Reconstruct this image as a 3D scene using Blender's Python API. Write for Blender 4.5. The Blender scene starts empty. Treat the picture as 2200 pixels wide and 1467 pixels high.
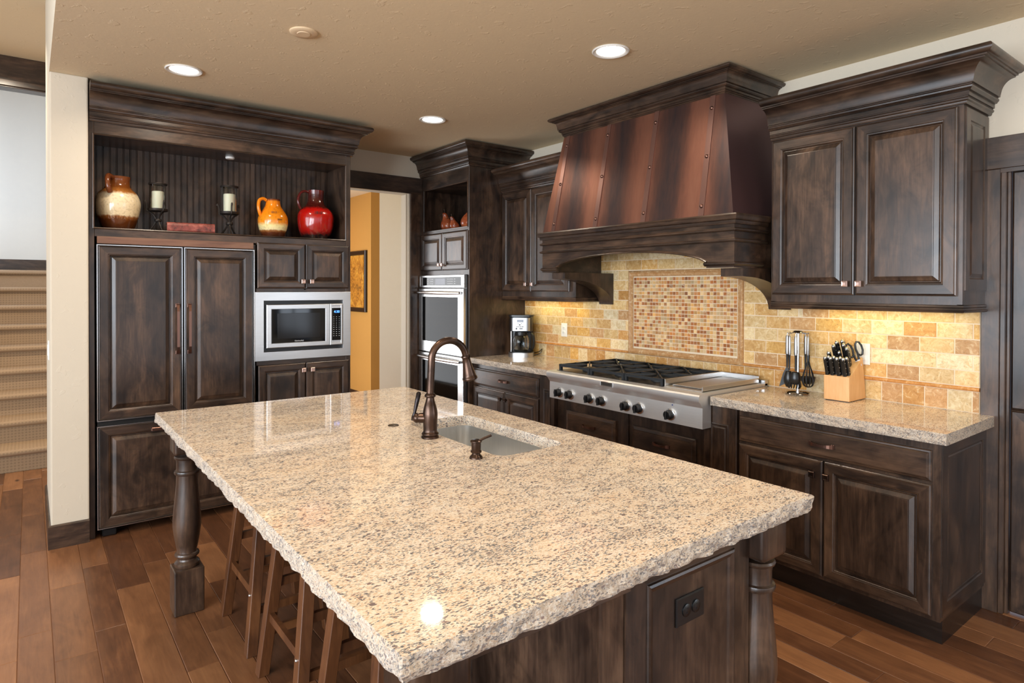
import bpy, bmesh, math, random
from mathutils import Vector, Matrix, noise
random.seed(7)
sc = bpy.context.scene
C = sc.collection
PI = math.pi

# ------------------------------------------------------------------ camera
FPX, YAW, PITCH, ROLL, CY = 1347.9023, 0.656, -0.0083, 0.0023, 629.6894
cam_d = bpy.data.cameras.new('camera'); cam = bpy.data.objects.new('camera', cam_d); C.objects.link(cam)
cam_d.sensor_width = 36; cam_d.sensor_fit = 'HORIZONTAL'
cam_d.lens = FPX / 2200 * 36
cam_d.shift_y = (CY - 733.5) / 2200
cam_d.clip_start = 0.02; cam_d.clip_end = 60
_f = Vector((math.sin(YAW)*math.cos(PITCH), math.cos(YAW)*math.cos(PITCH), math.sin(PITCH)))
_r = Vector((math.cos(YAW), -math.sin(YAW), 0)); _u = _r.cross(_f)
_r2 = math.cos(ROLL)*_r + math.sin(ROLL)*_u; _u2 = -math.sin(ROLL)*_r + math.cos(ROLL)*_u
_m = Matrix((_r2, _u2, -_f)).transposed().to_4x4(); _m.translation = (0, 0, 1.5065)
cam.matrix_world = _m
sc.camera = cam

# ------------------------------------------------------------------ exposure, world, lights
sc.view_settings.view_transform = 'Standard'; sc.view_settings.look = 'None'
sc.view_settings.gamma = 1; sc.view_settings.use_curve_mapping = False
sc.view_settings.exposure = 0.10
sc.cycles.use_denoising = True
sc.cycles.max_bounces = 8; sc.cycles.diffuse_bounces = 4; sc.cycles.glossy_bounces = 4
sc.cycles.transmission_bounces = 6; sc.cycles.transparent_max_bounces = 6
sc.cycles.caustics_reflective = False; sc.cycles.caustics_refractive = False
sc.cycles.sample_clamp_indirect = 6
w = bpy.data.worlds.new('world'); sc.world = w; w.use_nodes = True
w.node_tree.nodes['Background'].inputs[0].default_value = (0.62, 0.75, 1.0, 1)
w.node_tree.nodes['Background'].inputs[1].default_value = 0.9

def area(name, loc, size, size_y, power, color, direction, shape='RECTANGLE', spread=PI):
    d = bpy.data.lights.new(name, 'AREA'); d.shape = shape; d.size = size
    if shape in ('RECTANGLE', 'ELLIPSE'): d.size_y = size_y
    d.energy = power; d.color = color; d.spread = spread
    o = bpy.data.objects.new(name, d); C.objects.link(o); o.location = loc
    o.rotation_euler = Vector(direction).to_track_quat('-Z', 'Y').to_euler()
    return o
DAY = (0.84, 0.92, 1.0); WARM = (1.0, 0.84, 0.66)
# daylight entering through the windows of the great room behind and left of the camera
for x in (-2.6, -0.3, 2.0):
    area('daylight', (x, -3.93, 1.55), 1.7, 1.9, 12, DAY, (0, 1, -0.05))
for y, pw in ((-2.2, 235), (0.4, 235), (3.0, 100)):
    area('daylight', (-4.13, y, 1.60), 1.9, 2.0, pw, DAY, (1, 0, -0.05))
area('daylight', (3.62, -2.0, 1.55), 1.5, 1.6, 48, (0.78, 0.88, 1.0), (-1, 0.0, -0.05))
# window of the stair well and of the hall
area('daylight', (-1.1, 8.2, 2.6), 1.6, 1.3, 42, (0.62, 0.76, 1.0), (1, 0.25, 0.0))
area('daylight', (1.25, 7.15, 1.25), 1.75, 2.1, 72, (0.95, 0.97, 1.0), (1, -0.05, 0))
# recessed lamps: positions (x, y)
CANS = [(0.70, 3.965), (2.40, 2.282), (2.348, 4.01)]
CANS_OFF = [(0.70, 2.28), (0.70, 0.5), (2.40, 0.5), (-2.0, 3.2)]
for x, y in CANS + CANS_OFF[:3]:
    area('can_lamp_light', (x, y, 2.722), 0.14, 0.14, 8, WARM, (0, 0, -1), 'DISK', math.radians(150))
area('can_lamp_light', (-0.2, 5.9, 3.40), 0.14, 0.14, 45, (1, .86, .68), (0, 0.1, -1), 'DISK', math.radians(150))
area('hall_lamp_light', (2.6, 8.6, 2.70), 0.25, 0.25, 7, (1.0, 0.52, 0.18), (0, 0, -1), 'DISK')
# under-cabinet strips
UC = (1.0, 0.85, 0.36)
area('undercab_light', (3.47, 4.0, 1.398), 0.66, 0.05, .85, UC, (0.12, 0, -1))
area('undercab_light', (3.47, 1.43, 1.398), 0.66, 0.05, .75, UC, (0.12, 0, -1))
area('niche_light', (1.12, 4.70, 2.425), 0.05, 0.05, 0.35, WARM, (0, 0, -1), 'DISK')

# ------------------------------------------------------------------ colour helpers and materials
def lin(r, g, b):
    f = lambda c: (c/255/12.92) if c/255 <= 0.04045 else ((c/255+0.055)/1.055)**2.4
    return (f(r), f(g), f(b), 1)

class NT:
    def __init__(s, name):
        s.m = bpy.data.materials.new(name); s.m.use_nodes = True; s.t = s.m.node_tree
        s.b = s.t.nodes['Principled BSDF']
    def n(s, typ, **kw):
        nd = s.t.nodes.new(typ)
        for k, v in kw.items():
            if k.startswith('i_'):
                key = k[2:]; key = int(key) if key.isdigit() else key.replace('_', ' ')
                nd.inputs[key].default_value = v
            else: setattr(nd, k, v)
        return nd
    def l(s, a, b): s.t.links.new(a, b)
    def set(s, **kw):
        for k, v in kw.items():
            k = {'base': 'Base Color', 'rough': 'Roughness', 'metal': 'Metallic', 'spec': 'Specular IOR Level', 'coat': 'Coat Weight', 'coatr': 'Coat Roughness', 'trans': 'Transmission Weight', 'ior': 'IOR', 'emit': 'Emission Color', 'emits': 'Emission Strength', 'alpha': 'Alpha', 'aniso': 'Anisotropic', 'sss': 'Subsurface Weight'}[k]
            s.b.inputs[k].default_value = v
        return s
    def coords(s, scale=(1, 1, 1), rand=True, rot=(0, 0, 0)):
        tc = s.n('ShaderNodeTexCoord'); mp = s.n('ShaderNodeMapping')
        mp.inputs['Scale'].default_value = scale; mp.inputs['Rotation'].default_value = rot
        src = tc.outputs['Object']
        if rand:
            oi = s.n('ShaderNodeObjectInfo'); mu = s.n('ShaderNodeMath', operation='MULTIPLY', i_1=23.0)
            s.l(oi.outputs['Random'], mu.inputs[0])
            ad = s.n('ShaderNodeVectorMath', operation='ADD'); s.l(src, ad.inputs[0]); s.l(mu.outputs[0], ad.inputs[1]); src = ad.outputs[0]
        s.l(src, mp.inputs['Vector']); return mp.outputs['Vector']
    def noise(s, vec, scale, detail=3, rough=0.5, dist=0.0):
        nd = s.n('ShaderNodeTexNoise'); nd.inputs['Scale'].default_value = scale; nd.inputs['Detail'].default_value = detail
        nd.inputs['Roughness'].default_value = rough; nd.inputs['Distortion'].default_value = dist
        if vec is not None: s.l(vec, nd.inputs['Vector'])
        return nd
    def ramp(s, fac, stops, interp='LINEAR'):
        r = s.n('ShaderNodeValToRGB'); r.color_ramp.interpolation = interp; e = r.color_ramp.elements
        while len(e) < len(stops): e.new(0.5)
        for i, (p, c) in enumerate(stops): e[i].position = p; e[i].color = c
        s.l(fac, r.inputs['Fac']); return r
    def mix(s, fac, a, b, typ='MIX'):
        m = s.n('ShaderNodeMix', data_type='RGBA', blend_type=typ)
        for v, k in ((fac, 0), (a, 6), (b, 7)):
            if hasattr(v, 'links') or isinstance(v, bpy.types.NodeSocket): s.l(v, m.inputs[k])
            else: m.inputs[k].default_value = v
        return m.outputs[2]
    def bump(s, h, strength=0.2, dist=0.01):
        b = s.n('ShaderNodeBump'); b.inputs['Strength'].default_value = strength; b.inputs['Distance'].default_value = dist
        s.l(h, b.inputs['Height']); s.l(b.outputs[0], s.b.inputs['Normal']); return b

def simple(name, col, rough=0.5, metal=0.0, **kw):
    t = NT(name); t.set(base=col, rough=rough, metal=metal, **kw); return t.m
def G(v): return (v, v, v, 1)

def wood(name, axis, dark, mid, light, rough=0.34, knots=True, streak=1.0):
    """stained knotty alder with the grain running along one axis"""
    t = NT(name)
    st = [14, 14, 14]; st['xyz'.index(axis)] = 1.1
    v = t.coords(tuple(st)); v2 = t.coords((1, 1, 1))
    s3 = [3.2, 3.2, 3.2]; s3['xyz'.index(axis)] = 0.9
    v3 = t.coords(tuple(s3))
    fine = t.noise(v, 6.0, 6, 0.62, 0.6); blot = t.noise(v3, 1.6, 4, 0.6, 1.2)
    f = t.n('ShaderNodeMath', operation='MULTIPLY_ADD', i_1=0.30*streak, i_2=0.0); t.l(fine.outputs[0], f.inputs[0])
    g = t.n('ShaderNodeMath', operation='MULTIPLY_ADD', i_1=0.62); t.l(blot.outputs[0], g.inputs[0]); t.l(f.outputs[0], g.inputs[2])
    r = t.ramp(g.outputs[0], [(0.30, dark), (0.44, mid), (0.60, light)])
    col = r.outputs[0]
    if knots:   # glued-up boards of slightly different tone
        sb = [9.5, 9.5, 9.5]; sb['xyz'.index(axis)] = 0.0
        vb = t.coords(tuple(sb)); fl_ = t.n('ShaderNodeVectorMath', operation='FLOOR'); t.l(vb, fl_.inputs[0]); wn_ = t.n('ShaderNodeTexWhiteNoise'); t.l(fl_.outputs[0], wn_.inputs['Vector'])
        br_ = t.ramp(wn_.outputs['Value'], [(0.0, G(0.72)), (1.0, G(1.12))]); col = t.mix(1.0, col, br_.outputs[0], 'MULTIPLY')
    if knots:   # scattered knots with a dark swirl, laid out on the face of the board
        tc = t.n('ShaderNodeTexCoord'); sp = t.n('ShaderNodeSeparateXYZ'); t.l(tc.outputs['Object'], sp.inputs[0]); oi = t.n('ShaderNodeObjectInfo')
        xy = t.n('ShaderNodeMath', operation='ADD'); t.l(sp.outputs[0], xy.inputs[0]); t.l(sp.outputs[1], xy.inputs[1])
        rm = t.n('ShaderNodeMath', operation='MULTIPLY_ADD', i_1=31.0); t.l(oi.outputs['Random'], rm.inputs[0]); t.l(xy.outputs[0], rm.inputs[2])
        cb = t.n('ShaderNodeCombineXYZ'); t.l(rm.outputs[0], cb.inputs[0]); t.l(sp.outputs[2], cb.inputs[1])
        mk = t.n('ShaderNodeMapping'); mk.inputs['Scale'].default_value = (4.6, 2.6, 1) if axis == 'z' else (2.6, 4.6, 1); t.l(cb.outputs[0], mk.inputs['Vector'])
        wn = t.noise(mk.outputs[0], 3.2, 3); wv = t.n('ShaderNodeVectorMath', operation='MULTIPLY_ADD'); t.l(wn.outputs[1], wv.inputs[0]); wv.inputs[1].default_value = (0.3, 0.3, 0); t.l(mk.outputs[0], wv.inputs[2])
        vo = t.n('ShaderNodeTexVoronoi', voronoi_dimensions='2D'); vo.inputs['Scale'].default_value = 1.0; t.l(wv.outputs[0], vo.inputs['Vector'])
        kr = t.ramp(vo.outputs['Distance'], [(0.02, G(0.0)), (0.07, G(0.2)), (0.12, G(0.7)), (0.38, G(1))])
        cd = t.noise(mk.outputs[0], 1.4, 5, 0.62, 1.5); cr = t.ramp(cd.outputs[0], [(0.34, G(0.45)), (0.5, G(0.95)), (0.66, G(1.28))])
        col = t.mix(1.0, col, cr.outputs[0], 'MULTIPLY')
        col = t.mix(kr.outputs[0], t.mix(0.8, col, lin(20, 12, 9)), col)
    t.l(col, t.b.inputs['Base Color'])
    rr = t.n('ShaderNodeMath', operation='MULTIPLY_ADD', i_1=0.14, i_2=rough-0.07); t.l(fine.outputs[0], rr.inputs[0]); t.l(rr.outputs[0], t.b.inputs['Roughness'])
    t.bump(fine.outputs[0], 0.06, 0.004)
    t.set(coat=0.2, coatr=0.2)
    return t.m
AD, AM, AL = lin(31, 22, 17), lin(60, 44, 34), lin(92, 69, 52)
WV = wood('alder_vertical', 'z', AD, AM, AL)
WX = wood('alder_along_x', 'x', AD, AM, AL)
WY = wood('alder_along_y', 'y', AD, AM, AL)
WBROWN = wood('alder_lighter', 'x', lin(84, 56, 42), lin(112, 76, 56), lin(132, 96, 72), knots=False)
STOOLW = wood('stool_wood', 'z', lin(58, 33, 17), lin(88, 53, 29), lin(114, 72, 40), rough=0.4, knots=False)
MAPLE = wood('maple', 'z', lin(196, 142, 88), lin(216, 166, 112), lin(230, 186, 136), rough=0.45, knots=False, streak=0.8)
DARK = simple('matte_black', lin(14, 12, 11), 0.6)  # plain even black for the hood liner

def paint(name, col, bump=0.25):
    t = NT(name); t.set(base=col, rough=0.85, spec=0.2)
    v = t.coords(rand=False); n = t.noise(v, 17, 4, 0.6, 0.5); n2 = t.noise(v, 60, 3)
    r = t.ramp(n.outputs[0], [(0.60, G(0)), (0.66, G(1))])
    m = t.mix(0.35, r.outputs[0], n2.outputs[0]); t.bump(m, bump, 0.0022)
    t.l(t.mix(n.outputs[0], tuple(c*0.96 for c in col[:3])+(1,), col), t.b.inputs['Base Color'])
    return t.m
WALL = paint('cream_plaster', lin(208, 197, 178), 0.4)
CEIL = paint('ceiling_plaster', lin(226, 206, 172), 0.5)
WALLW = paint('pale_plaster', lin(240, 235, 222))
OCHRE = paint('ochre_plaster', lin(184, 136, 70))

def granite(name, rough, mixgrey=0.0, bump=0.0):
    t = NT(name)
    v = t.coords((0.62, 1.25, 1.25), rand=False, rot=(0, 0, 0.12))
    wn = t.noise(v, 30, 3); wv = t.n('ShaderNodeVectorMath', operation='MULTIPLY_ADD'); t.l(wn.outputs[1], wv.inputs[0]); wv.inputs[1].default_value = (0.014,)*3; t.l(v, wv.inputs[2])
    vo = t.n('ShaderNodeTexVoronoi'); vo.inputs['Scale'].default_value = 300; t.l(wv.outputs[0], vo.inputs['Vector'])
    sp = t.n('ShaderNodeSeparateColor'); t.l(vo.outputs['Color'], sp.inputs[0])
    cl = t.noise(v, 26, 5, 0.65); cl2 = t.noise(v, 5.5, 4, 0.6, 0.6)
    a = t.n('ShaderNodeMath', operation='MULTIPLY_ADD', i_1=1.3); t.l(cl.outputs[0], a.inputs[0]); t.l(sp.outputs[0], a.inputs[2])
    a2 = t.n('ShaderNodeMath', operation='MULTIPLY_ADD', i_1=0.5); t.l(cl2.outputs[0], a2.inputs[0]); t.l(a.outputs[0], a2.inputs[2])
    a3 = t.n('ShaderNodeMath', operation='MULTIPLY', i_1=0.451); t.l(a2.outputs[0], a3.inputs[0])
    cream, cream2, tan, org, grey, dark = lin(232, 214, 190), lin(240, 230, 214), lin(214, 188, 152), lin(206, 166, 122), lin(132, 124, 116), lin(56, 50, 50)
    r = t.ramp(a3.outputs[0], [(0.0, lin(238, 230, 214)), (0.34, cream2), (0.44, cream), (0.54, tan), (0.60, cream), (0.655, org), (0.685, cream2), (0.735, tan), (0.765, grey), (0.797, dark), (0.865, grey)], 'CONSTANT')
    # rust coloured and black mica flecks
    vo2 = t.n('ShaderNodeTexVoronoi'); vo2.inputs['Scale'].default_value = 190; t.l(wv.outputs[0], vo2.inputs['Vector'])
    sp2 = t.n('ShaderNodeSeparateColor'); t.l(vo2.outputs['Color'], sp2.inputs[0])
    fl = t.ramp(sp2.outputs[1], [(0.0, G(0)), (0.962, G(1))], 'CONSTANT')
    rust = t.mix(sp2.outputs[2], lin(120, 70, 38), lin(46, 36, 32))
    c1 = t.mix(fl.outputs[0], r.outputs[0], rust)
    pt = t.ramp(cl2.outputs[0], [(0.35, lin(250, 236, 214)), (0.55, lin(250, 248, 244)), (0.7, lin(222, 214, 204))])
    c2 = t.mix(0.7, c1, pt.outputs[0], 'MULTIPLY')
    c2 = t.mix(0.17, c2, lin(228, 232, 240))
    if mixgrey: c2 = t.mix(mixgrey, c2, lin(150, 138, 126))
    t.l(c2, t.b.inputs['Base Color']); t.set(rough=rough, spec=0.55)
    if bump:
        bn = t.noise(t.coords((1, 1, 1), rand=False), 55, 6, 0.7); t.bump(bn.outputs[0], bump, 0.012)
    return t.m
GRAN = granite('granite_polished', 0.055)
GRANE = granite('granite_chiselled', 0.5, 0.34, 1.0)

def steel(name, axis='x', val=0.68, rough=0.3, tint=(1, 1, 1)):
    t = NT(name); s = [60, 60, 60]; s['xyz'.index(axis)] = 1.0
    v = t.coords(tuple(s)); n = t.noise(v, 8, 3)
    r = t.ramp(n.outputs[0], [(0.3, (val*.9*tint[0], val*.9*tint[1], val*.9*tint[2], 1)), (0.7, (val*tint[0], val*tint[1], val*tint[2], 1))])
    t.l(r.outputs[0], t.b.inputs['Base Color']); t.set(metal=1.0, rough=rough); t.bump(n.outputs[0], 0.03, 0.001)
    return t.m
STEELX = steel('brushed_steel_x', 'x'); STEELY = steel('brushed_steel_y', 'y'); STEELZ = steel('brushed_steel_z', 'z', 0.66, 0.22)
CHROME = simple('chrome', G(0.55), 0.14, 1.0)
HANDM = simple('brushed_handle', G(0.42), 0.34, 1.0)
COPPERK = simple('brushed_copper', lin(196, 166, 154), 0.34, 0.7)
BRONZE = NT('oiled_bronze'); _v = BRONZE.coords((1, 1, 1)); _n = BRONZE.noise(_v, 14, 4)
_r = BRONZE.ramp(_n.outputs[0], [(0.35, lin(46, 36, 31)), (0.65, lin(86, 66, 55))]); BRONZE.l(_r.outputs[0], BRONZE.b.inputs['Base Color']); BRONZE.set(metal=0.85, rough=0.27); BRONZE = BRONZE.m
BLACKG = simple('black_glass', lin(8, 8, 9), 0.05, 0.0, spec=0.3)
OVENG = simple('oven_glass', lin(7, 7, 7), 0.05, 0.0, spec=0.08)
BLACKP = simple('black_plastic', lin(18, 18, 19), 0.32)
IRON = simple('cast_iron', lin(38, 42, 46), 0.55, 0.3)
WROUGHT = simple('wrought_iron', lin(48, 42, 38), 0.5, 0.6)
WHITEP = simple('white_plastic', lin(238, 236, 230), 0.35)
WAX = simple('candle_wax', lin(236, 228, 202), 0.5, 0.0, sss=0.2)
DISPLAY = simple('grey_blue_display', lin(52, 56, 76), 0.15)
LEGEND = simple('printed_legend', lin(215, 218, 222), 0.5)
LAMPLENS = simple('lamp_lens', G(0.9), 0.4, 0.0, emit=(1, 0.93, 0.82, 1), emits=7.0)
BLUELED = simple('blue_led', lin(30, 60, 200), 0.4, 0.0, emit=(0.08, 0.28, 1, 1), emits=4.0)
_g = NT('clear_glass'); _tr = _g.n('ShaderNodeBsdfTransparent'); _gl = _g.n('ShaderNodeBsdfGlossy'); _gl.inputs['Roughness'].default_value = 0.03
_lw = _g.n('ShaderNodeLayerWeight'); _lw.inputs['Blend'].default_value = 0.25; _mx = _g.n('ShaderNodeMixShader'); _tr.inputs[0].default_value = (0.93, 0.95, 0.95, 1)
_g.l(_lw.outputs['Facing'], _mx.inputs[0]); _g.l(_tr.outputs[0], _mx.inputs[1]); _g.l(_gl.outputs[0], _mx.inputs[2])
_g.l(_mx.outputs[0], _g.t.nodes['Material Output'].inputs['Surface']); GLASS = _g.m
GROUT = simple('grout', lin(232, 212, 182), 0.9)

def tile_mat(name, bumps=0.35, soft=0.0):
    t = NT(name); at = t.n('ShaderNodeVertexColor', layer_name='Col')
    v = t.coords((1, 1, 1), rand=False); n = t.noise(v, 34, 6, 0.68, 0.8); n2 = t.noise(v, 150, 3, 0.6)
    c = t.mix(t.ramp(n.outputs[0], [(0.36, G(1)), (0.6, G(0))]).outputs[0], at.outputs[0], (0.78+soft*.2, 0.66+soft*.3, 0.50+soft*.4, 1), 'MULTIPLY')
    c = t.mix(t.ramp(n.outputs[0], [(0.56, G(0)), (0.72, G(0.75))]).outputs[0], c, lin(232, 214, 176))
    pit = t.ramp(n2.outputs[0], [(0.30, G(0.55+.35*soft)), (0.38, G(1))])
    c = t.mix(1.0, c, pit.outputs[0], 'MULTIPLY')
    t.l(c, t.b.inputs['Base Color']); t.set(rough=0.42, spec=0.4); t.bump(n.outputs[0], bumps, 0.006); return t.m
TILE = tile_mat('travertine_tile')
PENCIL = tile_mat('travertine_trim', 0.15); MOSAIC = tile_mat('mosaic_stone', 0.1, 1.0)

def floor_mat():
    t = NT('floor_planks'); at = t.n('ShaderNodeVertexColor', layer_name='Col'); sp = t.n('ShaderNodeSeparateColor'); t.l(at.outputs[0], sp.inputs[0])
    tc = t.n('ShaderNodeTexCoord'); sh = t.n('ShaderNodeMath', operation='MULTIPLY', i_1=37.0); t.l(sp.outputs[1], sh.inputs[0])
    ad = t.n('ShaderNodeVectorMath', operation='ADD'); t.l(tc.outputs['Object'], ad.inputs[0]); t.l(sh.outputs[0], ad.inputs[1])
    mp = t.n('ShaderNodeMapping'); mp.inputs['Scale'].default_value = (16, 1.2, 1); t.l(ad.outputs[0], mp.inputs['Vector'])
    fine = t.noise(mp.outputs[0], 4, 6, 0.62, 0.7)
    mp2 = t.n('ShaderNodeMapping'); mp2.inputs['Scale'].default_value = (4, 1.6, 1); t.l(ad.outputs[0], mp2.inputs['Vector'])
    bl = t.noise(mp2.outputs[0], 2.2, 4, 0.6, 0.8)
    a = t.n('ShaderNodeMath', operation='MULTIPLY_ADD', i_1=0.34); t.l(fine.outputs[0], a.inputs[0])
    b = t.n('ShaderNodeMath', operation='MULTIPLY_ADD', i_1=0.42); t.l(bl.outputs[0], b.inputs[0])
    m = t.n('ShaderNodeMath', operation='MULTIPLY_ADD', i_1=0.38, i_2=0.06); t.l(sp.outputs[0], m.inputs[0]); t.l(m.outputs[0], b.inputs[2]); t.l(b.outputs[0], a.inputs[2])
    r = t.ramp(a.outputs[0], [(0.26, lin(56, 34, 22)), (0.5, lin(96, 62, 41)), (0.72, lin(130, 88, 58)), (0.95, lin(162, 114, 76))])
    mk = t.n('ShaderNodeMapping'); mk.inputs['Scale'].default_value = (5, 2.2, 1); t.l(ad.outputs[0], mk.inputs['Vector'])
    vo = t.n('ShaderNodeTexVoronoi'); vo.inputs['Scale'].default_value = 1.0; t.l(mk.outputs[0], vo.inputs['Vector'])
    k = t.ramp(vo.outputs['Distance'], [(0.03, G(0)), (0.10, G(1))])
    c = t.mix(k.outputs[0], lin(48, 26, 16), r.outputs[0])
    t.l(c, t.b.inputs['Base Color']); t.set(rough=0.28, spec=0.35); t.bump(fine.outputs[0], 0.08, 0.003); return t.m
FLOORM = floor_mat()

def copper_hood():
    t = NT('hammered_copper_sheet'); tc = t.n('ShaderNodeTexCoord')
    sx = t.n('ShaderNodeSeparateXYZ'); t.l(tc.outputs['Object'], sx.inputs[0])
    mp = t.n('ShaderNodeMapping'); mp.inputs['Scale'].default_value = (1, 1, 0.12); t.l(tc.outputs['Object'], mp.inputs['Vector'])
    n = t.noise(mp.outputs[0], 9, 4, 0.55); n2 = t.noise(mp.outputs[0], 40, 4, 0.6)
    # patina bands, one per sheet, lying along the right side of each strap
    a = t.n('ShaderNodeMath', operation='MULTIPLY_ADD', i_1=2*PI/0.405, i_2=0.5); t.l(sx.outputs[1], a.inputs[0])
    ns = t.n('ShaderNodeMath', operation='MULTIPLY_ADD', i_1=2.6); t.l(n.outputs[0], ns.inputs[0]); t.l(a.outputs[0], ns.inputs[2])
    c = t.n('ShaderNodeMath', operation='COSINE'); t.l(ns.outputs[0], c.inputs[0])
    f = t.n('ShaderNodeMath', operation='MULTIPLY_ADD', i_1=0.30, i_2=0.30); t.l(c.outputs[0], f.inputs[0])
    f2 = t.n('ShaderNodeMath', operation='MULTIPLY_ADD', i_1=0.35); t.l(n2.outputs[0], f2.inputs[0]); t.l(f.outputs[0], f2.inputs[2])
    r = t.ramp(f2.outputs[0], [(0.12, lin(64, 56, 58)), (0.40, lin(98, 70, 62)), (0.70, lin(136, 92, 76)), (1.0, lin(156, 110, 90))])
    t.l(r.outputs[0], t.b.inputs['Base Color']); t.set(metal=0.72, rough=0.4)
    t.bump(n2.outputs[0], 0.05, 0.002); return t.m
COPPER = copper_hood()
COPSTRAP = simple('copper_strap', lin(142, 110, 102), 0.34, 0.85)
COPSIDE = simple('copper_side_sheet', lin(104, 76, 76), 0.42, 0.7)

def carpet():
    t = NT('stair_carpet'); v = t.coords((1, 1, 1), rand=False)
    n = t.noise(v, 260, 4, 0.7)
    vo = t.n('ShaderNodeTexVoronoi', feature='F1'); vo.inputs['Scale'].default_value = 42; vo.inputs['Randomness'].default_value = 0.0; t.l(v, vo.inputs['Vector'])
    d = t.ramp(vo.outputs['Distance'], [(0.18, G(0.78)), (0.42, G(1.0))])
    c = t.mix(n.outputs[0], lin(132, 108, 84), lin(184, 158, 128)); c = t.mix(1.0, c, d.outputs[0], 'MULTIPLY')
    t.l(c, t.b.inputs['Base Color']); t.set(rough=1.0, spec=0.1); t.bump(n.outputs[0], 0.5, 0.006); return t.m
CARPET = carpet()

def jug_mat(name, stops, z0, z1, amp):
    """glaze bands that run with the height of the jug, ragged by noise"""
    t = NT(name); tc = t.n('ShaderNodeTexCoord'); sx = t.n('ShaderNodeSeparateXYZ'); t.l(tc.outputs['Object'], sx.inputs[0])
    n = t.noise(tc.outputs['Object'], 26, 6, 0.7)
    mr = t.n('ShaderNodeMapRange'); mr.inputs['From Min'].default_value = z0; mr.inputs['From Max'].default_value = z1; t.l(sx.outputs[2], mr.inputs['Value'])
    a = t.n('ShaderNodeMath', operation='MULTIPLY_ADD', i_1=amp); t.l(n.outputs[0], a.inputs[0]); t.l(mr.outputs[0], a.inputs[2])
    s = t.n('ShaderNodeMath', operation='SUBTRACT', i_1=amp/2); t.l(a.outputs[0], s.inputs[0])
    r = t.ramp(s.outputs[0], stops); n3 = t.noise(tc.outputs['Object'], 70, 4)
    c = t.mix(t.ramp(n3.outputs[0], [(0.35, G(0.25)), (0.5, G(0))]).outputs[0], r.outputs[0], lin(90, 52, 24))
    t.l(c, t.b.inputs['Base Color']); t.set(rough=0.16, spec=0.6); t.bump(n3.outputs[0], 0.15, 0.003); return t.m

# ------------------------------------------------------------------ object helpers
def new_obj(name, bm, mats, parent=None, smooth=False, angle=40, recalc=True):
    """link a bmesh as ONE mesh object whose origin sits at the middle of its base"""
    if recalc: bmesh.ops.recalc_face_normals(bm, faces=bm.faces)
    xs = [v.co.x for v in bm.verts]; ys = [v.co.y for v in bm.verts]; zs = [v.co.z for v in bm.verts]
    org = Vector(((min(xs)+max(xs))/2, (min(ys)+max(ys))/2, min(zs)))
    bmesh.ops.translate(bm, verts=bm.verts, vec=-org)
    me = bpy.data.meshes.new(name); bm.to_mesh(me); bm.free()
    if not isinstance(mats, (list, tuple)): mats = [mats]
    for m in mats: me.materials.append(m)
    if smooth:
        me.shade_smooth()
        if angle < 180: me.set_sharp_from_angle(angle=math.radians(angle))
    o = bpy.data.objects.new(name, me); C.objects.link(o)
    if parent is not None:
        o.parent = parent; o.location = org - abs_loc(parent)
    else: o.location = org
    return o
def abs_loc(o):
    v = Vector(o.location)
    while o.parent is not None: o = o.parent; v = v + Vector(o.location)
    return v
def thing(name, label, cat, loc, group=None, kind=None):
    o = bpy.data.objects.new(name, None); C.objects.link(o); o.location = loc; o.empty_display_size = 0.05
    return tag(o, label, cat, group, kind)
def tag(o, label=None, cat=None, group=None, kind=None):
    if label: o['label'] = label
    if cat: o['category'] = cat
    if group: o['group'] = group
    if kind: o['kind'] = kind
    return o
def struct(name, bm, mat, label=None, **kw):
    o = new_obj(name, bm, mat, **kw); o['kind'] = 'structure'
    if label: o['label'] = label
    return o
def box(bm, x0, x1, y0, y1, z0, z1, bev=0.0, mi=0, seg=1):
    x0, x1 = min(x0, x1), max(x0, x1); y0, y1 = min(y0, y1), max(y0, y1); z0, z1 = min(z0, z1), max(z0, z1)
    r = bmesh.ops.create_cube(bm, size=1.0)
    vs = r['verts']
    for v in vs:
        v.co = Vector(((x0+x1)/2 + v.co.x*(x1-x0), (y0+y1)/2 + v.co.y*(y1-y0), (z0+z1)/2 + v.co.z*(z1-z0)))
    fs = set(f for v in vs for f in v.link_faces)
    for f in fs: f.material_index = mi
    if bev:
        es = set(e for v in vs for e in v.link_edges)
        rr = bmesh.ops.bevel(bm, geom=list(es), offset=bev, segments=seg, affect='EDGES', profile=0.6)
        for f in rr['faces']: f.material_index = mi
    return bm
def B(*a, **k): return box(bmesh.new(), *a, **k)
class Frame:
    """maps (u, v, w) to the world: u along the face, v up, w outwards"""
    def __init__(s, axis, plane): s.a = axis; s.p = plane
    def __call__(s, u, v, w=0.0):
        if s.a == 'Y': return Vector((u, s.p - w, v))     # face looking to -Y
        return Vector((s.p - w, u, v))                    # face looking to -X
def fbox(bm, F, u0, u1, v0, v1, w0, w1, bev=0.0, mi=0, seg=1):
    a, b = F(u0, v0, w0), F(u1, v1, w1); return box(bm, a.x, b.x, a.y, b.y, a.z, b.z, bev, mi, seg)
def rings(bm, F, u0, u1, v0, v1, prof, cap_last=True, cap_first=False, mv=0, mh=1):
    """nested rectangles (inset, w); the mitred faces above and below take material mh"""
    prev = None
    for i, (ins, wv) in enumerate(prof):
        r = [bm.verts.new(F(*p, wv)) for p in ((u0+ins, v0+ins), (u1-ins, v0+ins), (u1-ins, v1-ins), (u0+ins, v1-ins))]
        if prev:
            for k in range(4):
                f = bm.faces.new((prev[k], prev[(k+1) % 4], r[(k+1) % 4], r[k])); f.material_index = mh if k in (0, 2) else mv
        elif cap_first: bm.faces.new(r)
        prev = r
    if cap_last: f = bm.faces.new(prev); f.material_index = mv
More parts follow.
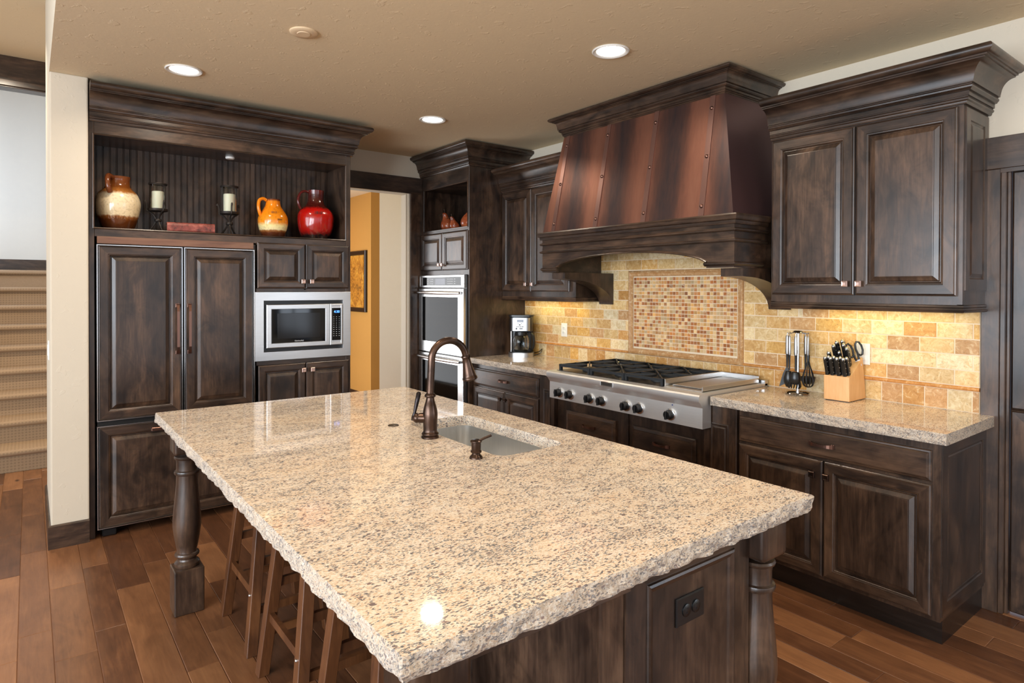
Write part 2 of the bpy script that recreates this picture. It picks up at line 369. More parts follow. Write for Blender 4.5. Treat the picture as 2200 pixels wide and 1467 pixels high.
def lathe(bm, prof, cx=0, cy=0, seg=32, caps=True, mi=0, M=None):
    """prof: (radius, z) from bottom to top"""
    rs = []
    for r, z in prof:
        if r < 1e-5: rs.append([bm.verts.new((cx, cy, z))])
        else: rs.append([bm.verts.new((cx + r*math.cos(2*PI*k/seg), cy + r*math.sin(2*PI*k/seg), z)) for k in range(seg)])
    fs = []
    for a, b in zip(rs, rs[1:]):
        for k in range(seg):
            k2 = (k+1) % seg
            if len(a) == 1 and len(b) == 1: continue
            if len(a) == 1: fs.append(bm.faces.new((a[0], b[k2], b[k])))
            elif len(b) == 1: fs.append(bm.faces.new((a[k], a[k2], b[0])))
            else: fs.append(bm.faces.new((a[k], a[k2], b[k2], b[k])))
    if caps:
        if len(rs[0]) > 1: fs.append(bm.faces.new(list(reversed(rs[0]))))
        if len(rs[-1]) > 1: fs.append(bm.faces.new(rs[-1]))
    for f in fs: f.material_index = mi
    if M is not None: bmesh.ops.transform(bm, matrix=M, verts=[v for r in rs for v in r])
    return bm
def smoothprof(prof, n=6):
    """Catmull-Rom through profile points"""
    out = []
    P = [prof[0]] + list(prof) + [prof[-1]]
    for i in range(1, len(P)-2):
        p0, p1, p2, p3 = P[i-1], P[i], P[i+1], P[i+2]
        for k in range(n):
            t = k/n
            out.append(tuple(0.5*((2*p1[j]) + (-p0[j]+p2[j])*t + (2*p0[j]-5*p1[j]+4*p2[j]-p3[j])*t*t + (-p0[j]+3*p1[j]-3*p2[j]+p3[j])*t**3) for j in range(len(p1))))
    out.append(tuple(prof[-1])); return out
def tube(bm, pts, rad, seg=12, mi=0, flat=None, closed=False, caps=True):
    """round (or flattened) bar through points; rad a number or a list"""
    pts = [Vector(p) for p in pts]; n = len(pts); rs = []
    up = Vector((0, 0, 1)); prevn = None
    for i, p in enumerate(pts):
        if closed: t = (pts[(i+1) % n] - pts[i-1]).normalized()
        else: t = (pts[min(i+1, n-1)] - pts[max(i-1, 0)]).normalized()
        if prevn is None:
            a = up if abs(t.dot(up)) < 0.95 else Vector((1, 0, 0)); nn = (a - t*a.dot(t)).normalized()
        else: nn = (prevn - t*prevn.dot(t)).normalized()
        prevn = nn; bb = t.cross(nn); r = rad[i] if isinstance(rad, (list, tuple)) else rad
        fx = flat if flat else 1.0
        if seg == 4: ang = [PI/4 + PI/2*k for k in range(4)]
        else: ang = [2*PI*k/seg for k in range(seg)]
        rs.append([bm.verts.new(p + nn*math.cos(t_)*r + bb*math.sin(t_)*r*fx) for t_ in ang])
    fs = []
    m = len(rs) if closed else len(rs)-1
    for i in range(m):
        a, b = rs[i], rs[(i+1) % len(rs)]
        for k in range(seg): fs.append(bm.faces.new((a[k], a[(k+1) % seg], b[(k+1) % seg], b[k])))
    if caps and not closed: fs.append(bm.faces.new(list(reversed(rs[0])))); fs.append(bm.faces.new(rs[-1]))
    for f in fs: f.material_index = mi
    return bm
def sweep(bm, path, prof, mi=0, caps=True):
    """sweep an (out, z) profile along a plan polyline with mitred corners; out is to the right of travel"""
    P = [Vector((p[0], p[1], 0)) for p in path]; rs = []
    for i, p in enumerate(P):
        ds = []
        if i > 0: ds.append((P[i]-P[i-1]).normalized())
        if i < len(P)-1: ds.append((P[i+1]-P[i]).normalized())
        ns = [Vector((d.y, -d.x, 0)) for d in ds]
        if len(ns) == 2:
            b = (ns[0]+ns[1]).normalized(); off = b / b.dot(ns[0])
        else: off = ns[0]
        rs.append([bm.verts.new(p + off*o + Vector((0, 0, z))) for o, z in prof])
    k = len(prof)
    for a, b in zip(rs, rs[1:]):
        for j in range(k): f = bm.faces.new((a[j], a[(j+1) % k], b[(j+1) % k], b[j])); f.material_index = mi
    if caps: bm.faces.new(rs[0]); bm.faces.new(list(reversed(rs[-1])))
    return bm
def arc(cx, cz, r, a0, a1, n): return [(cx + r*math.cos(math.radians(a0+(a1-a0)*i/n)), cz + r*math.sin(math.radians(a0+(a1-a0)*i/n))) for i in range(n+1)]
def crown_prof(z0, h, p):
    """stepped crown: architrave steps, cove, ogee top; (out, z)"""
    P = [(0.0, z0), (0.012, z0), (0.016, z0+.035*h), (0.016, z0+.055*h), (0.022, z0+.075*h), (0.024, z0+.105*h), (0.020, z0+.130*h), (0.020, z0+.150*h), (0.026, z0+.152*h), (0.026, z0+.245*h), (0.034, z0+.250*h),
         (0.037, z0+.275*h), (0.042, z0+.300*h), (0.043, z0+.330*h), (0.039, z0+.355*h), (0.039, z0+.375*h), (0.047, z0+.380*h), (0.047, z0+.405*h)]
    c0, c1 = Vector((0.049, z0+.41*h)), Vector((p-.036, z0+.745*h))
    for i in range(1, 9):
        t = i/9; P.append((c0.x + (c1.x-c0.x)*(1-math.cos(t*PI/2)), c0.y + (c1.y-c0.y)*math.sin(t*PI/2)))
    P += [(p-.034, z0+.750*h), (p-.034, z0+.775*h), (p-.024, z0+.780*h), (p-.024, z0+.810*h), (p-.014, z0+.815*h), (p-.006, z0+.840*h), (p-.001, z0+.880*h), (p, z0+.920*h), (p-.003, z0+.960*h), (p-.008, z0+.985*h), (p-.016, z0+h), (0, z0+h)]
    return P
def text_mesh(body, size, depth, mapf, name='lettering', mat=LEGEND, parent=None, align='CENTER'):
    cu = bpy.data.curves.new('t', 'FONT'); cu.body = body; cu.size = size; cu.extrude = 0.0; cu.align_x = align; cu.align_y = 'CENTER'; cu.resolution_u = 3
    to = bpy.data.objects.new('t', cu); C.objects.link(to); dg = bpy.context.evaluated_depsgraph_get(); me = bpy.data.meshes.new_from_object(to.evaluated_get(dg))
    bm = bmesh.new(); bm.from_mesh(me); bpy.data.objects.remove(to); bpy.data.curves.remove(cu); bpy.data.meshes.remove(me)
    bmesh.ops.remove_doubles(bm, verts=bm.verts, dist=1e-6)
    r = bmesh.ops.extrude_face_region(bm, geom=bm.faces[:]); 
    for v in [g for g in r['geom'] if isinstance(g, bmesh.types.BMVert)]: v.co.z += depth
    for v in bm.verts: v.co = mapf(v.co.x, v.co.y, v.co.z)
    return new_obj(name, bm, mat, parent)

FRW = 0.052
def door_leaf(F, u0, u1, v0, v1, parent, name='door', th=0.022, fr=None, w0=0.0, hmat=WX, vmat=WV, edge=True):
    """frame-and-raised-panel leaf: the frame is the leaf, the panel a part of it"""
    fr = fr or min(FRW, (u1-u0)*0.2)
    bm = bmesh.new()
    rings(bm, F, u0, u1, v0, v1, [(0, w0), (0, w0+th*.55), (.003, w0+th*.68), (.007, w0+th*.75), (.010, w0+th), (fr-.012, w0+th), (fr-.011, w0+th-.0025), (fr-.009, w0+th-.0035), (fr-.005, w0+th-.004), (fr-.002, w0+th-.007), (fr, w0+th-.012), (fr+.002, w0+th-.016)], cap_last=False, cap_first=True)
    d = new_obj(name, bm, [vmat, hmat], parent)
    bm = bmesh.new(); g = fr+.0005
    wide = (v1-v0) < 0.28 and (u1-u0) > 0.3
    rings(bm, F, u0+g, u1-g, v0+g, v1-g, [(0, w0+.001), (0, w0+th-.015), (.004, w0+th-.0145), (.008, w0+th-.010), (.026, w0+th-.003), (.027, w0+th-.000), (.030, w0+th+.0005)], cap_first=True, mv=0, mh=0 if not wide else 0)
    new_obj('raised_panel', bm, [hmat if wide else vmat], d)
    return d
def knob(F, u, v, parent, w0=0.022, mat=COPPERK):
    bm = bmesh.new(); s = .0145
    fbox(bm, F, u-.005, u+.005, v-.005, v+.005, w0, w0+.014)
    rings(bm, F, u-s, u+s, v-s, v+s, [(.004, w0+.013), (0, w0+.017), (0, w0+.026), (.003, w0+.029), (.008, w0+.0275)], cap_first=True, mh=0)
    return new_obj('knob', bm, mat, parent)
def bar_pull(F, u, v, parent, half=.055, w0=0.022):
    """small arched cabinet pull"""
    bm = bmesh.new(); n = 10; pts = []
    for i in range(n+1):
        t = -1+2*i/n; pts.append(F(u+half*t, v, w0+.008+.020*(1-abs(t)**3)))
    prev = None
    for i, p in enumerate(pts):
        t = abs(-1+2*i/n); hh = .006+.004*t**2
        d = F(0, 0, 1) - F(0, 0, 0); r = [bm.verts.new(p+Vector((0, 0, s*hh)) + d*q) for s, q in ((-1, 0), (1, 0), (1, .005), (-1, .005))]
        if prev:
            for k in range(4): bm.faces.new((prev[k], prev[(k+1) % 4], r[(k+1) % 4], r[k]))
        else: bm.faces.new(r)
        prev = r
    bm.faces.new(prev)
    for s in (-1, 1): fbox(bm, F, u+s*half-.006, u+s*half+.006, v-.010, v+.010, w0, w0+.013, .001)
    return new_obj('handle', bm, BRONZEC, parent)
BRONZEC = simple('copper_bronze', lin(128, 96, 84), 0.28, 0.9)

# ------------------------------------------------------------------ key planes (metres, camera above the origin)
XW, XB, XC, XU, XL, XT = 3.58, 2.99, 2.96, 3.237, 3.30, 2.967
YF, YD, HC = 4.487, 5.276, 2.74
FFr = Frame('Y', YF)

# ------------------------------------------------------------------ floor: single boards with their own tone
def build_floor():
    bm = bmesh.new(); cl = bm.loops.layers.float_color.new('Col')
    rnd = random.Random(3); x = -4.3; row = 0
    widths = [.118, .146, .118, .118, .146]
    while x < 4.6:
        wd = widths[row % 5]; y = -4.1 - rnd.random()*0.9
        while y < 10.2:
            ln = rnd.uniform(0.45, 1.25); a = rnd.random(); b = rnd.random()
            x0, x1, y0, y1 = x+.0006, x+wd-.0006, max(y, -4.1)+.0006, min(y+ln, 10.2)-.0006
            if y1 > -4.05 and y1-y0 > .05:
                e = .0022
                lo = [bm.verts.new(p) for p in ((x0, y0, -.0022), (x1, y0, -.0022), (x1, y1, -.0022), (x0, y1, -.0022))]
                hi = [bm.verts.new(p) for p in ((x0+e, y0+e, 0), (x1-e, y0+e, 0), (x1-e, y1-e, 0), (x0+e, y1-e, 0))]
                fs = [bm.faces.new(hi)] + [bm.faces.new((lo[k], lo[(k+1) % 4], hi[(k+1) % 4], hi[k])) for k in range(4)]
                for f in fs:
                    for l in f.loops: l[cl] = (a, b, 0, 1)
            y += ln
        x += wd; row += 1
    s = box(bm, -4.3, 4.6, -4.1, 10.2, -.08, -.003)
    o = struct('floor', bm, FLOORM, 'floor of warm brown hardwood boards', recalc=False)
build_floor()

# ------------------------------------------------------------------ shell
struct('ceiling', B(.195, 4.5, -4.1, 5.40, HC, HC+.08), CEIL, 'tan textured plaster ceiling over the kitchen')
struct('ceiling', B(-4.3, 1.3, -4.1, 6.92, 3.45, 3.53), CEIL, 'higher plaster ceiling before the stairs')
struct('ceiling', B(-4.3, 1.3, 6.92, 10.2, 5.3, 5.38), CEIL)
bm = B(.095, .195, -4.1, 5.40, HC, 3.45); bm.faces.ensure_lookup_table()
for f in bm.faces:
    if f.calc_center_median().z < HC+.01: f.material_index = 1
struct('wall_soffit', bm, [WALL, CEIL], 'cream drop between the two ceilings')
struct('wall_left', B(.095, .279, 4.46, 5.40, 0, HC, .008, seg=2), WALL, 'narrow cream wall end beside the refrigerator')
bm = B(1.93, 2.10, YD, 5.40, 0, 2.39); box(bm, .279, 2.83, YD, 5.40, 2.39, HC); box(bm, 2.83, XW+.12, YD, 5.40, 0, HC); box(bm, .279, 1.93, YD+.01, 5.40, 0, 2.39)
struct('wall_back', bm, WALL, 'cream wall with the tall hall opening')
bm = B(XW, XW+.12, .925, 5.276, 0, HC); box(bm, XW, XW+.12, -1.0, .925, 2.075, HC); box(bm, XW, XW+.12, -4.1, -3.0, 2.075, HC); box(bm, XW, XW+.12, -3.0, -1.0, 2.5, HC); box(bm, XW, XW+.12, -1.0, -.02, 0, 2.075); box(bm, XW, XW+.12, -4.1, -3.0, 0, 2.075); box(bm, XW, XW+.12, -3.0, -1.0, 0, .6)
struct('wall_right', bm, WALL, 'cream wall behind the range and cabinets')
# rear and far-left walls with window openings (behind the camera)
def windowed(name, axis, plane, a0, a1, wins, z0, z1, top, mat):
    bm = bmesh.new(); F = (lambda u0, u1, v0, v1: box(bm, u0, u1, plane-.1, plane, v0, v1)) if axis == 'y' else (lambda u0, u1, v0, v1: box(bm, plane-.1, plane, u0, u1, v0, v1))
    F(a0, a1, 0, z0); F(a0, a1, z1, top); c = a0
    for s, e in wins: F(c, s, z0, z1); c = e
    F(c, a1, z0, z1); struct(name, bm, mat)
windowed('wall_rear', 'y', -4.0, -4.3, 3.7, [(-3.5, -1.7), (-1.2, .6), (1.1, 2.9)], .55, 2.55, 3.45, WALL)
windowed('wall_far_left', 'x', -4.2, -4.1, 10.2, [(-3.2, -1.2), (-.6, 1.4), (2.0, 4.0)], .55, 2.55, 3.45, WALL)
k = 1
def win_frame(axis, plane, s, e, z0, z1):
    global k
    bm = bmesh.new(); F = (lambda u0, u1, v0, v1: box(bm, u0, u1, plane-.06, plane-.01, v0, v1)) if axis == 'y' else (lambda u0, u1, v0, v1: box(bm, plane-.06, plane-.01, u0, u1, v0, v1))
    F(s, s+.05, z0, z1); F(e-.05, e, z0, z1); F(s, e, z0, z0+.05); F(s, e, z1-.05, z1); m = (s+e)/2; F(m-.02, m+.02, z0, z1)
    struct('window_%d' % k, bm, WV); k += 1
for s, e in [(-3.5, -1.7), (-1.2, .6), (1.1, 2.9)]: win_frame('y', -4.0, s, e, .55, 2.55)
for s, e in [(-3.2, -1.2), (-.6, 1.4), (2.0, 4.0)]: win_frame('x', -4.2, s, e, .55, 2.55)
win_frame('x', XW+.10, -3.0, -1.0, .6, 2.5)
# hall beyond the opening
struct('wall_hall', B(3.5, 3.62, 7.535, 10.1, 0, HC), OCHRE, 'ochre hall wall that carries the painting')
struct('wall_hall', B(3.62, 4.6, 7.535, 7.65, 0, HC), WALLW, 'pale hall wall seen through the opening')
struct('wall_hall', B(4.5, 4.6, 5.4, 7.535, 0, HC), WALLW)
struct('wall_hall', B(1.3, 3.5, 10.0, 10.1, 0, HC), OCHRE)
bm = B(1.2, 1.3, 5.40, 6.26, 0, 5.3); box(bm, 1.2, 1.3, 8.04, 10.1, 0, 5.3); box(bm, 1.2, 1.3, 6.26, 8.04, 2.32, 5.3); box(bm, 1.2, 1.3, 6.26, 8.04, 0, .18); struct('wall_hall', bm, WALL)
struct('wall_stairs', B(-1.3, 1.2, 6.84, 6.92, 3.45, 5.3), WALLW)
struct('wall_hall', B(3.70, 4.6, 5.28, 5.40, 0, HC), WALL)
struct('ceiling', B(1.3, 4.6, 5.40, 10.1, HC, HC+.08), CEIL, 'ceiling of the hall')
struct('baseboard_hall', B(3.486, 3.5, 7.52, 10.0, 0, .12, .003), WY, 'dark baseboard of the hall')
# stair well
struct('wall_stairs', B(-1.3, 1.2, 9.9, 10.0, 0, 5.3), WALLW, 'pale wall above the stair landing')
bm = B(-1.3, -1.2, 6.5, 9.9, 0, 1.9); box(bm, -1.3, -1.2, 6.5, 7.4, 1.9, 5.3); box(bm, -1.3, -1.2, 9.1, 9.9, 1.9, 5.3); box(bm, -1.3, -1.2, 7.4, 9.1, 3.3, 5.3)
struct('wall_stairs', bm, WALLW)
struct('baseboard_stairs', B(-1.2, 1.2, 9.88, 9.9, 1.70, 1.845, .004), WX, 'dark baseboard above the top stair')
struct('trim_1', B(-1.25, 1.2, 6.78, 6.92, 3.185, 3.45, .003), WX, 'dark wooden beam under the ceiling over the stairs')
struct('trim_2', B(-1.25, 1.2, 6.76, 6.78, 3.195, 3.245, .003), WX, 'narrow wooden lip under the beam')

# baseboard wrapping the wall end
bm = sweep(bmesh.new(), [(.095, 5.40), (.095, 4.46), (.279, 4.46)], [(0, 0), (.014, 0), (.014, .128), (.008, .136), (0, .136)])
struct('baseboard_left', bm, WX, 'dark baseboard around the narrow wall end')
# opening casing, header and jamb
struct('trim_3', B(2.0, 2.966, YD-.022, YD, 2.39, 2.542, .002), WX, 'dark wooden header over the hall opening')
struct('trim_4', B(2.845, 2.966, YD-.020, YD, 0, 2.39, .002), WV, 'dark wooden casing right of the hall opening')
struct('trim_5', B(2.818, 2.83, YD+.03, 5.40, 0, 2.385), WALL)
# door on the right wall
FR = Frame('X', XW)
struct('trim_6', fbox(bmesh.new(), FR, .925, .996, 0, 2.063, 0, .020, .002), WV, 'dark wooden door casing at the right edge')
bm = fbox(bmesh.new(), FR, -.10, 1.004, 2.063, 2.211, 0, .028, .002); fbox(bm, FR, -.10, .996, 2.045, 2.063, 0, .016)
struct('trim_7', bm, WY, 'dark wooden door header at the right edge')
bm = fbox(bmesh.new(), FR, .905, .925, 0, 2.055, -.03, .012, .002); fbox(bm, FR, .892, .905, 0, 2.055, -.05, -.008, .002)
struct('trim_8', bm, WV, 'door stop beside the casing')
d = bpy.data.objects.new('door_1', None); C.objects.link(d); d.location = (XW+.03, .45, 0); d['kind'] = 'structure'; d['label'] = 'dark panelled door at the right edge'
FD = Frame('X', XW+.045)
door_leaf(FD, 0.0, .890, .01, .95, d, 'door_panel_lower', .035, .11); door_leaf(FD, 0.0, .890, .95, 2.05, d, 'door_panel_upper', .035, .11)
struct('baseboard_right', B(XW-.012, XW, .996, 1.0, 0, .14), WV)

# ------------------------------------------------------------------ stairs
st = thing('staircase', 'beige carpeted stairs rising behind the narrow wall end', 'stairs', (-.05, 6.505, 0))
RISE, RUN = .188, .285
for i in range(9):
    y0 = 6.505 + i*RUN; z0 = i*RISE; z1 = z0+RISE
    pr = [(y0, z0), (y0, z1-.045)] + [(y0-.008+.026*math.cos(math.radians(a))*1.0 - .012, z1-.026+.026*math.sin(math.radians(a))) for a in (250, 225, 200, 180, 155, 130, 105, 90)] + [(y0+RUN+(.0 if i < 8 else .55), z1), (y0+RUN+(.0 if i < 8 else .55), z0)]
    bm = bmesh.new(); a = [bm.verts.new((-1.19, y, z)) for y, z in pr]; b = [bm.verts.new((1.19, y, z)) for y, z in pr]; n = len(pr)
    bm.faces.new(a); bm.faces.new(list(reversed(b)))
    for q in range(n): bm.faces.new((a[q], a[(q+1) % n], b[(q+1) % n], b[q]))
    new_obj('step', bm, CARPET, st, smooth=True, angle=35)

# ------------------------------------------------------------------ refrigerator wall
NZ0, NZ1, NX0, NX1, NYB = 1.854, 2.419, .305, 1.879, 4.86
cb = thing('built_in_cabinet', 'tall dark built-in cabinet with open display niche around the refrigerator', 'cabinet', (1.10, 4.9, 0))
bm = bmesh.new(); D = 5.27
box(bm, .281, .310, YF, D, 0, 2.72, .002)                       # left side
box(bm, NX1+.001, 1.918, YF, D, 0, 2.72, .002)                      # right side
box(bm, 1.224, 1.238, YF+.02, D, .10, 1.80)                       # divider
box(bm, .310, NX1, YF, YF+.03, 2.419, 2.72, mi=1)              # top rail
box(bm, .310, NX1, YF-.002, YF+.03, NZ0-.045, NZ0, .001, mi=1)    # shelf nose
box(bm, .310, NX1, YF+.03, NYB+.02, NZ0-.03, NZ0-.0, mi=1)         # shelf
box(bm, .310, NX1, YF+.03, NYB+.02, NZ1, NZ1+.02, mi=1)            # niche ceiling
box(bm, .310, NX1, D-.02, D, 0, 2.72)
box(bm, 1.238, NX1, YF, YF+.02, 1.476, 1.498, mi=1); box(bm, 1.238, NX1, YF, YF+.02, .968, .996, mi=1)
box(bm, 1.238, NX1, YF, YF+.02, 1.80, 1.82, mi=1); box(bm, 1.566, 1.580, YF, YF+.02, 1.49, 1.82); box(bm, 1.566, 1.580, YF, YF+.02, .10, .97)
box(bm, 1.238, NX1, YF, YF+.02, .09, .125, mi=1); box(bm, 1.24, NX1, YF+.07, YF+.09, 0, .10, mi=1)
box(bm, 1.24, NX1, YF+.5, D-.02, .10, .12, mi=1)
new_obj('carcass', bm, [WV, WX], cb)
bm = bmesh.new()
for u0, u1, v0, v1 in ((NX0, NX1, NZ0, NZ1),):                   # bead around the niche
    rings(bm, FFr, u0-.006, u1+.006, v0-.0, v1+.006, [(0, 0), (.001, .005), (.005, .007), (.010, .004), (.010, -.01)], cap_last=False)
new_obj('niche_bead', bm, [WV, WX], cb)
bm = bmesh.new(); x = .310                                         # beadboard back
prf = []
while x < NX1-.001:
    x2 = min(x+.038, NX1); prf += [(x, 0), (x+.002, .004), (x2-.008, .004), (x2-.0065, .001), (x2-.005, .005), (x2-.002, .005), (x2-.0006, 0)]; x = x2
lo = [bm.verts.new((a, NYB-b, NZ0)) for a, b in prf]; hi = [bm.verts.new((a, NYB-b, NZ1)) for a, b in prf]
for i in range(len(prf)-1): bm.faces.new((lo[i], lo[i+1], hi[i+1], hi[i]))
new_obj('beadboard_back', bm, WV, cb)
bm = sweep(bmesh.new(), [(.284, YF), (1.918, YF), (1.918, YD-.002)], crown_prof(2.492, .212, .130))
new_obj('crown_molding', bm, WX, cb, smooth=True, angle=30)
bm = B(.322, 1.218, YF-.004, YF+.02, 1.768, 1.811, .001); new_obj('filler_rail', bm, WBROWN, cb)['label'] = 'lighter brown rail above the refrigerator'
kz = 1.549
for a, b, ku in ((1.241, 1.571, 1.548), (1.577, 1.899, 1.610)):
    d = door_leaf(FFr, a, b, 1.500, 1.816, cb); knob(FFr, ku, kz, d)
for a, b, ku in ((1.247, 1.573, 1.552), (1.579, 1.899, 1.616)):
    d = door_leaf(FFr, a, b, .125, .966, cb); knob(FFr, ku, .918, d)

fr = thing('refrigerator', 'wood panelled refrigerator with two doors and bottom freezer drawer', 'refrigerator', (.768, 4.85, 0))
bm = B(.322, 1.218, YF+.012, 5.1, .10, 1.765); box(bm, .34, 1.20, YF+.045, 5.1, .03, .10)
new_obj('cabinet_body', bm, BLACKP, fr)
bm = B(.345, .42, YF+.0, YF+.06, 0, .045, .006); new_obj('foot', bm, BLACKP, fr)
bm = B(1.11, 1.185, YF+.0, YF+.06, 0, .045, .006); new_obj('foot', bm, BLACKP, fr)
def fridge_leaf(u0, u1, v0, v1, name, fr_w):
    d = door_leaf(FFr, u0+.008, u1-.008, v0+.006, v1-.006, fr, name, .022, fr_w, hmat=WX)
    bm = bmesh.new(); rings(bm, FFr, u0, u1, v0, v1, [(0, -.008), (0, .020), (.001, .022), (.0060, .022), (.0070, .0), (.0070, -.008)], cap_last=False, mh=0)
    new_obj('steel_edge', bm, STEELZ, d); return d
dl = fridge_leaf(.318, .779, .700, 1.762, 'door', .062); dr = fridge_leaf(.787, 1.220, .700, 1.762, 'door', .062)
dw = fridge_leaf(.318, 1.220, .052, .672, 'freezer_drawer', .062)
def strap_handle(u, z0, z1, par):
    bm = bmesh.new()
    for a, s in ((z0, 1), (z1, -1)): fbox(bm, FFr, u-.011, u+.011, a, a+s*.026, .022, .030, .002)
    pts = [(z0+.004, .030), (z0+.010, .040), (z0+.030, .050), (z0+.05, .054), (z1-.05, .054), (z1-.030, .050), (z1-.010, .040), (z1-.004, .030)]
    prev = None
    for i, (z, w_) in enumerate(pts):
        hw = .0075 + (.004 if i in (0, 7) else .002 if i in (1, 6) else 0)
        r = [bm.verts.new(FFr(u+s*hw, z, w_+q)) for s, q in ((-1, 0), (1, 0), (1, .007), (-1, .007))]
        if prev:
            for q in range(4): bm.faces.new((prev[q], prev[(q+1) % 4], r[(q+1) % 4], r[q]))
        else: bm.faces.new(r)
        prev = r
    bm.faces.new(prev); new_obj('handle', bm, BRONZEC, par)
strap_handle(.748, 1.078, 1.403, dl); strap_handle(.816, 1.078, 1.403, dr)
bm = bmesh.new(); fbox(bm, FFr, .600, .940, .612, .634, .045, .053, .003)
for u in (.61, .93): fbox(bm, FFr, u-.012, u+.012, .612, .634, .020, .047, .003)
new_obj('handle', bm, BRONZEC, dw)

mw = thing('microwave_oven', 'built-in stainless microwave with black window and wide steel trim', 'microwave', (1.565, 4.6, .996))
bm = bmesh.new(); rings(bm, FFr, 1.222, 1.914, .997, 1.475, [(0, .0025), (0, .012), (.002, .014), (.060, .014), (.062, .010), (.063, -.03)], cap_last=False, mh=0)
new_obj('trim_frame', bm, STEELX, mw)
bm = bmesh.new(); fbox(bm, FFr, 1.284, 1.852, 1.059, 1.413, -.30, -.02)
new_obj('cavity_box', bm, BLACKP, mw)
bm = bmesh.new(); rings(bm, FFr, 1.300, 1.750, 1.085, 1.386, [(0, -.02), (0, .018), (.003, .021), (.030, .021), (.033, .017)], cap_last=True, cap_first=True, mh=0)
md = new_obj('door', bm, STEELX, mw)
bm = bmesh.new(); fbox(bm, FFr, 1.334, 1.716, 1.115, 1.355, .016, .0195, .001); wn = new_obj('window', bm, BLACKG, md)
bm = bmesh.new(); rings(bm, FFr, 1.375, 1.680, 1.145, 1.325, [(0, .0195), (.001, .0200), (.002, .0200)], mh=0); new_obj('screen_mesh', bm, simple('window_screen', lin(24, 22, 21), 0.1, spec=.2), md)
bm = bmesh.new(); rings(bm, FFr, 1.753, 1.848, 1.085, 1.386, [(0, -.02), (0, .018), (.003, .021), (.012, .021), (.014, .018)], cap_last=True, cap_first=True, mh=0)
mp = new_obj('control_panel', bm, STEELX, mw)
bm = bmesh.new(); fbox(bm, FFr, 1.766, 1.835, 1.118, 1.356, .016, .0200, .001); new_obj('keypad', bm, BLACKG, mp)
text_mesh('4:30', .026, .0006, lambda x, y, z: FFr(1.803+x, 1.328+y, .0202+z), 'clock_digits', BLUELED, mp)
bm = bmesh.new()
for r in range(10):
    for c in range(3):
        wd = .006 if r > 4 else .0085
        fbox(bm, FFr, 1.780+c*.021-wd/2, 1.780+c*.021+wd/2, 1.150+r*.0155, 1.1525+r*.0155, .0200, .0204)
o = new_obj('button_legends', bm, LEGEND, mp)
text_mesh('KitchenAid', .014, .0005, lambda x, y, z: FFr(1.525+x, 1.1275+y, .0200+z), 'lettering', LEGEND, md)

# ------------------------------------------------------------------ oven tower (front looks to -X)
FT = Frame('X', XT); TY0, TY1 = 4.453, 5.270
tw = thing('oven_tower_cabinet', 'tall dark oven cabinet with pear niche and crown in the corner', 'cabinet', (3.27, 4.86, 0))
bm = bmesh.new()
box(bm, XT, XW-.003, TY0, TY0+.020, 0, 2.72, .001); box(bm, XT, XW-.003, TY1-.02, TY1, 0, 2.72)
box(bm, XT, XT+.02, TY1-.045, TY1-.02, 0, 2.72); 
box(bm, XT, XT+.02, TY0+.02, TY1-.045, 2.421, 2.72, mi=1)
box(bm, XT, XW-.02, TY0+.02, TY1-.045, 2.004, 2.028, .001, mi=1); box(bm, XT+.02, XW-.02, TY0+.02, TY1-.045, 2.421, 2.44, mi=1)
box(bm, XT, XT+.02, TY0+.02, TY1-.045, 1.622, 1.662, mi=1)
box(bm, XW-.03, XW-.003, TY0+.02, TY1-.02, 0, 2.72); box(bm, XT+.06, XT+.08, TY0+.02, TY1-.04, 0, .10, mi=1); box(bm, XT, XT+.02, TY0+.02, TY1-.045, .10, .30, mi=1)
new_obj('carcass', bm, [WV, WY], tw)
bm = sweep(bmesh.new(), [(XT, YD-.004), (XT, TY0), (XW-.002, TY0)], crown_prof(2.545, .188, .125)[:]); new_obj('crown_molding', bm, WY, tw, smooth=True, angle=30)
bm = bmesh.new(); rings(bm, FT, TY0+.017, TY1-.046, 2.026, 2.424, [(0, 0), (.001, .005), (.006, .006), (.009, .003), (.009, -.01)], cap_last=False, mh=1); new_obj('niche_bead', bm, [WV, WY], tw)
for a, b, ku in ((4.868, 5.258, 4.892), (4.462, 4.862, 4.838)):
    d = door_leaf(FT, a, b, 1.664, 1.998, tw, hmat=WY); knob(FT, ku, 1.712, d)
ov = thing('double_oven', 'stainless double wall oven with black glass doors', 'oven', (3.2, 4.86, .30))
FO = Frame('X', 2.955)
bm = fbox(bmesh.new(), FO, 4.476, 5.222, .31, 1.618, -.50, -.012); fbox(bm, FO, 4.470, 5.235, .32, 1.615, -.0112, -.001); new_obj('oven_body', bm, BLACKP, ov)
bm = bmesh.new(); rings(bm, FO, 4.480, 5.244, 1.508, 1.620, [(0, 0), (0, .022), (.003, .025), (.014, .025), (.015, .023)], cap_first=True, mh=0); cp = new_obj('control_panel', bm, STEELY, ov)
bm = fbox(bmesh.new(), FO, 4.530, 5.180, 1.527, 1.602, .021, .0255, .001); new_obj('control_glass', bm, BLACKG, cp)
bm = fbox(bmesh.new(), FO, 4.780, 4.950, 1.534, 1.590, .0255, .026); new_obj('display', bm, DISPLAY, cp)
for c, (u0, n_, dw_) in enumerate(((5.09, 1, .012), (5.035, 3, .010), (4.745, 6, .009), (4.63, 1, .016))):
    bm = bmesh.new()
    for r in range(3):
        z = 1.540+r*.020
        for q in range(n_): fbox(bm, FO, u0-q*.017, u0-q*.017-dw_, z, z+.006, .0255, .0261)
    new_obj('button_legends', bm, LEGEND, cp)
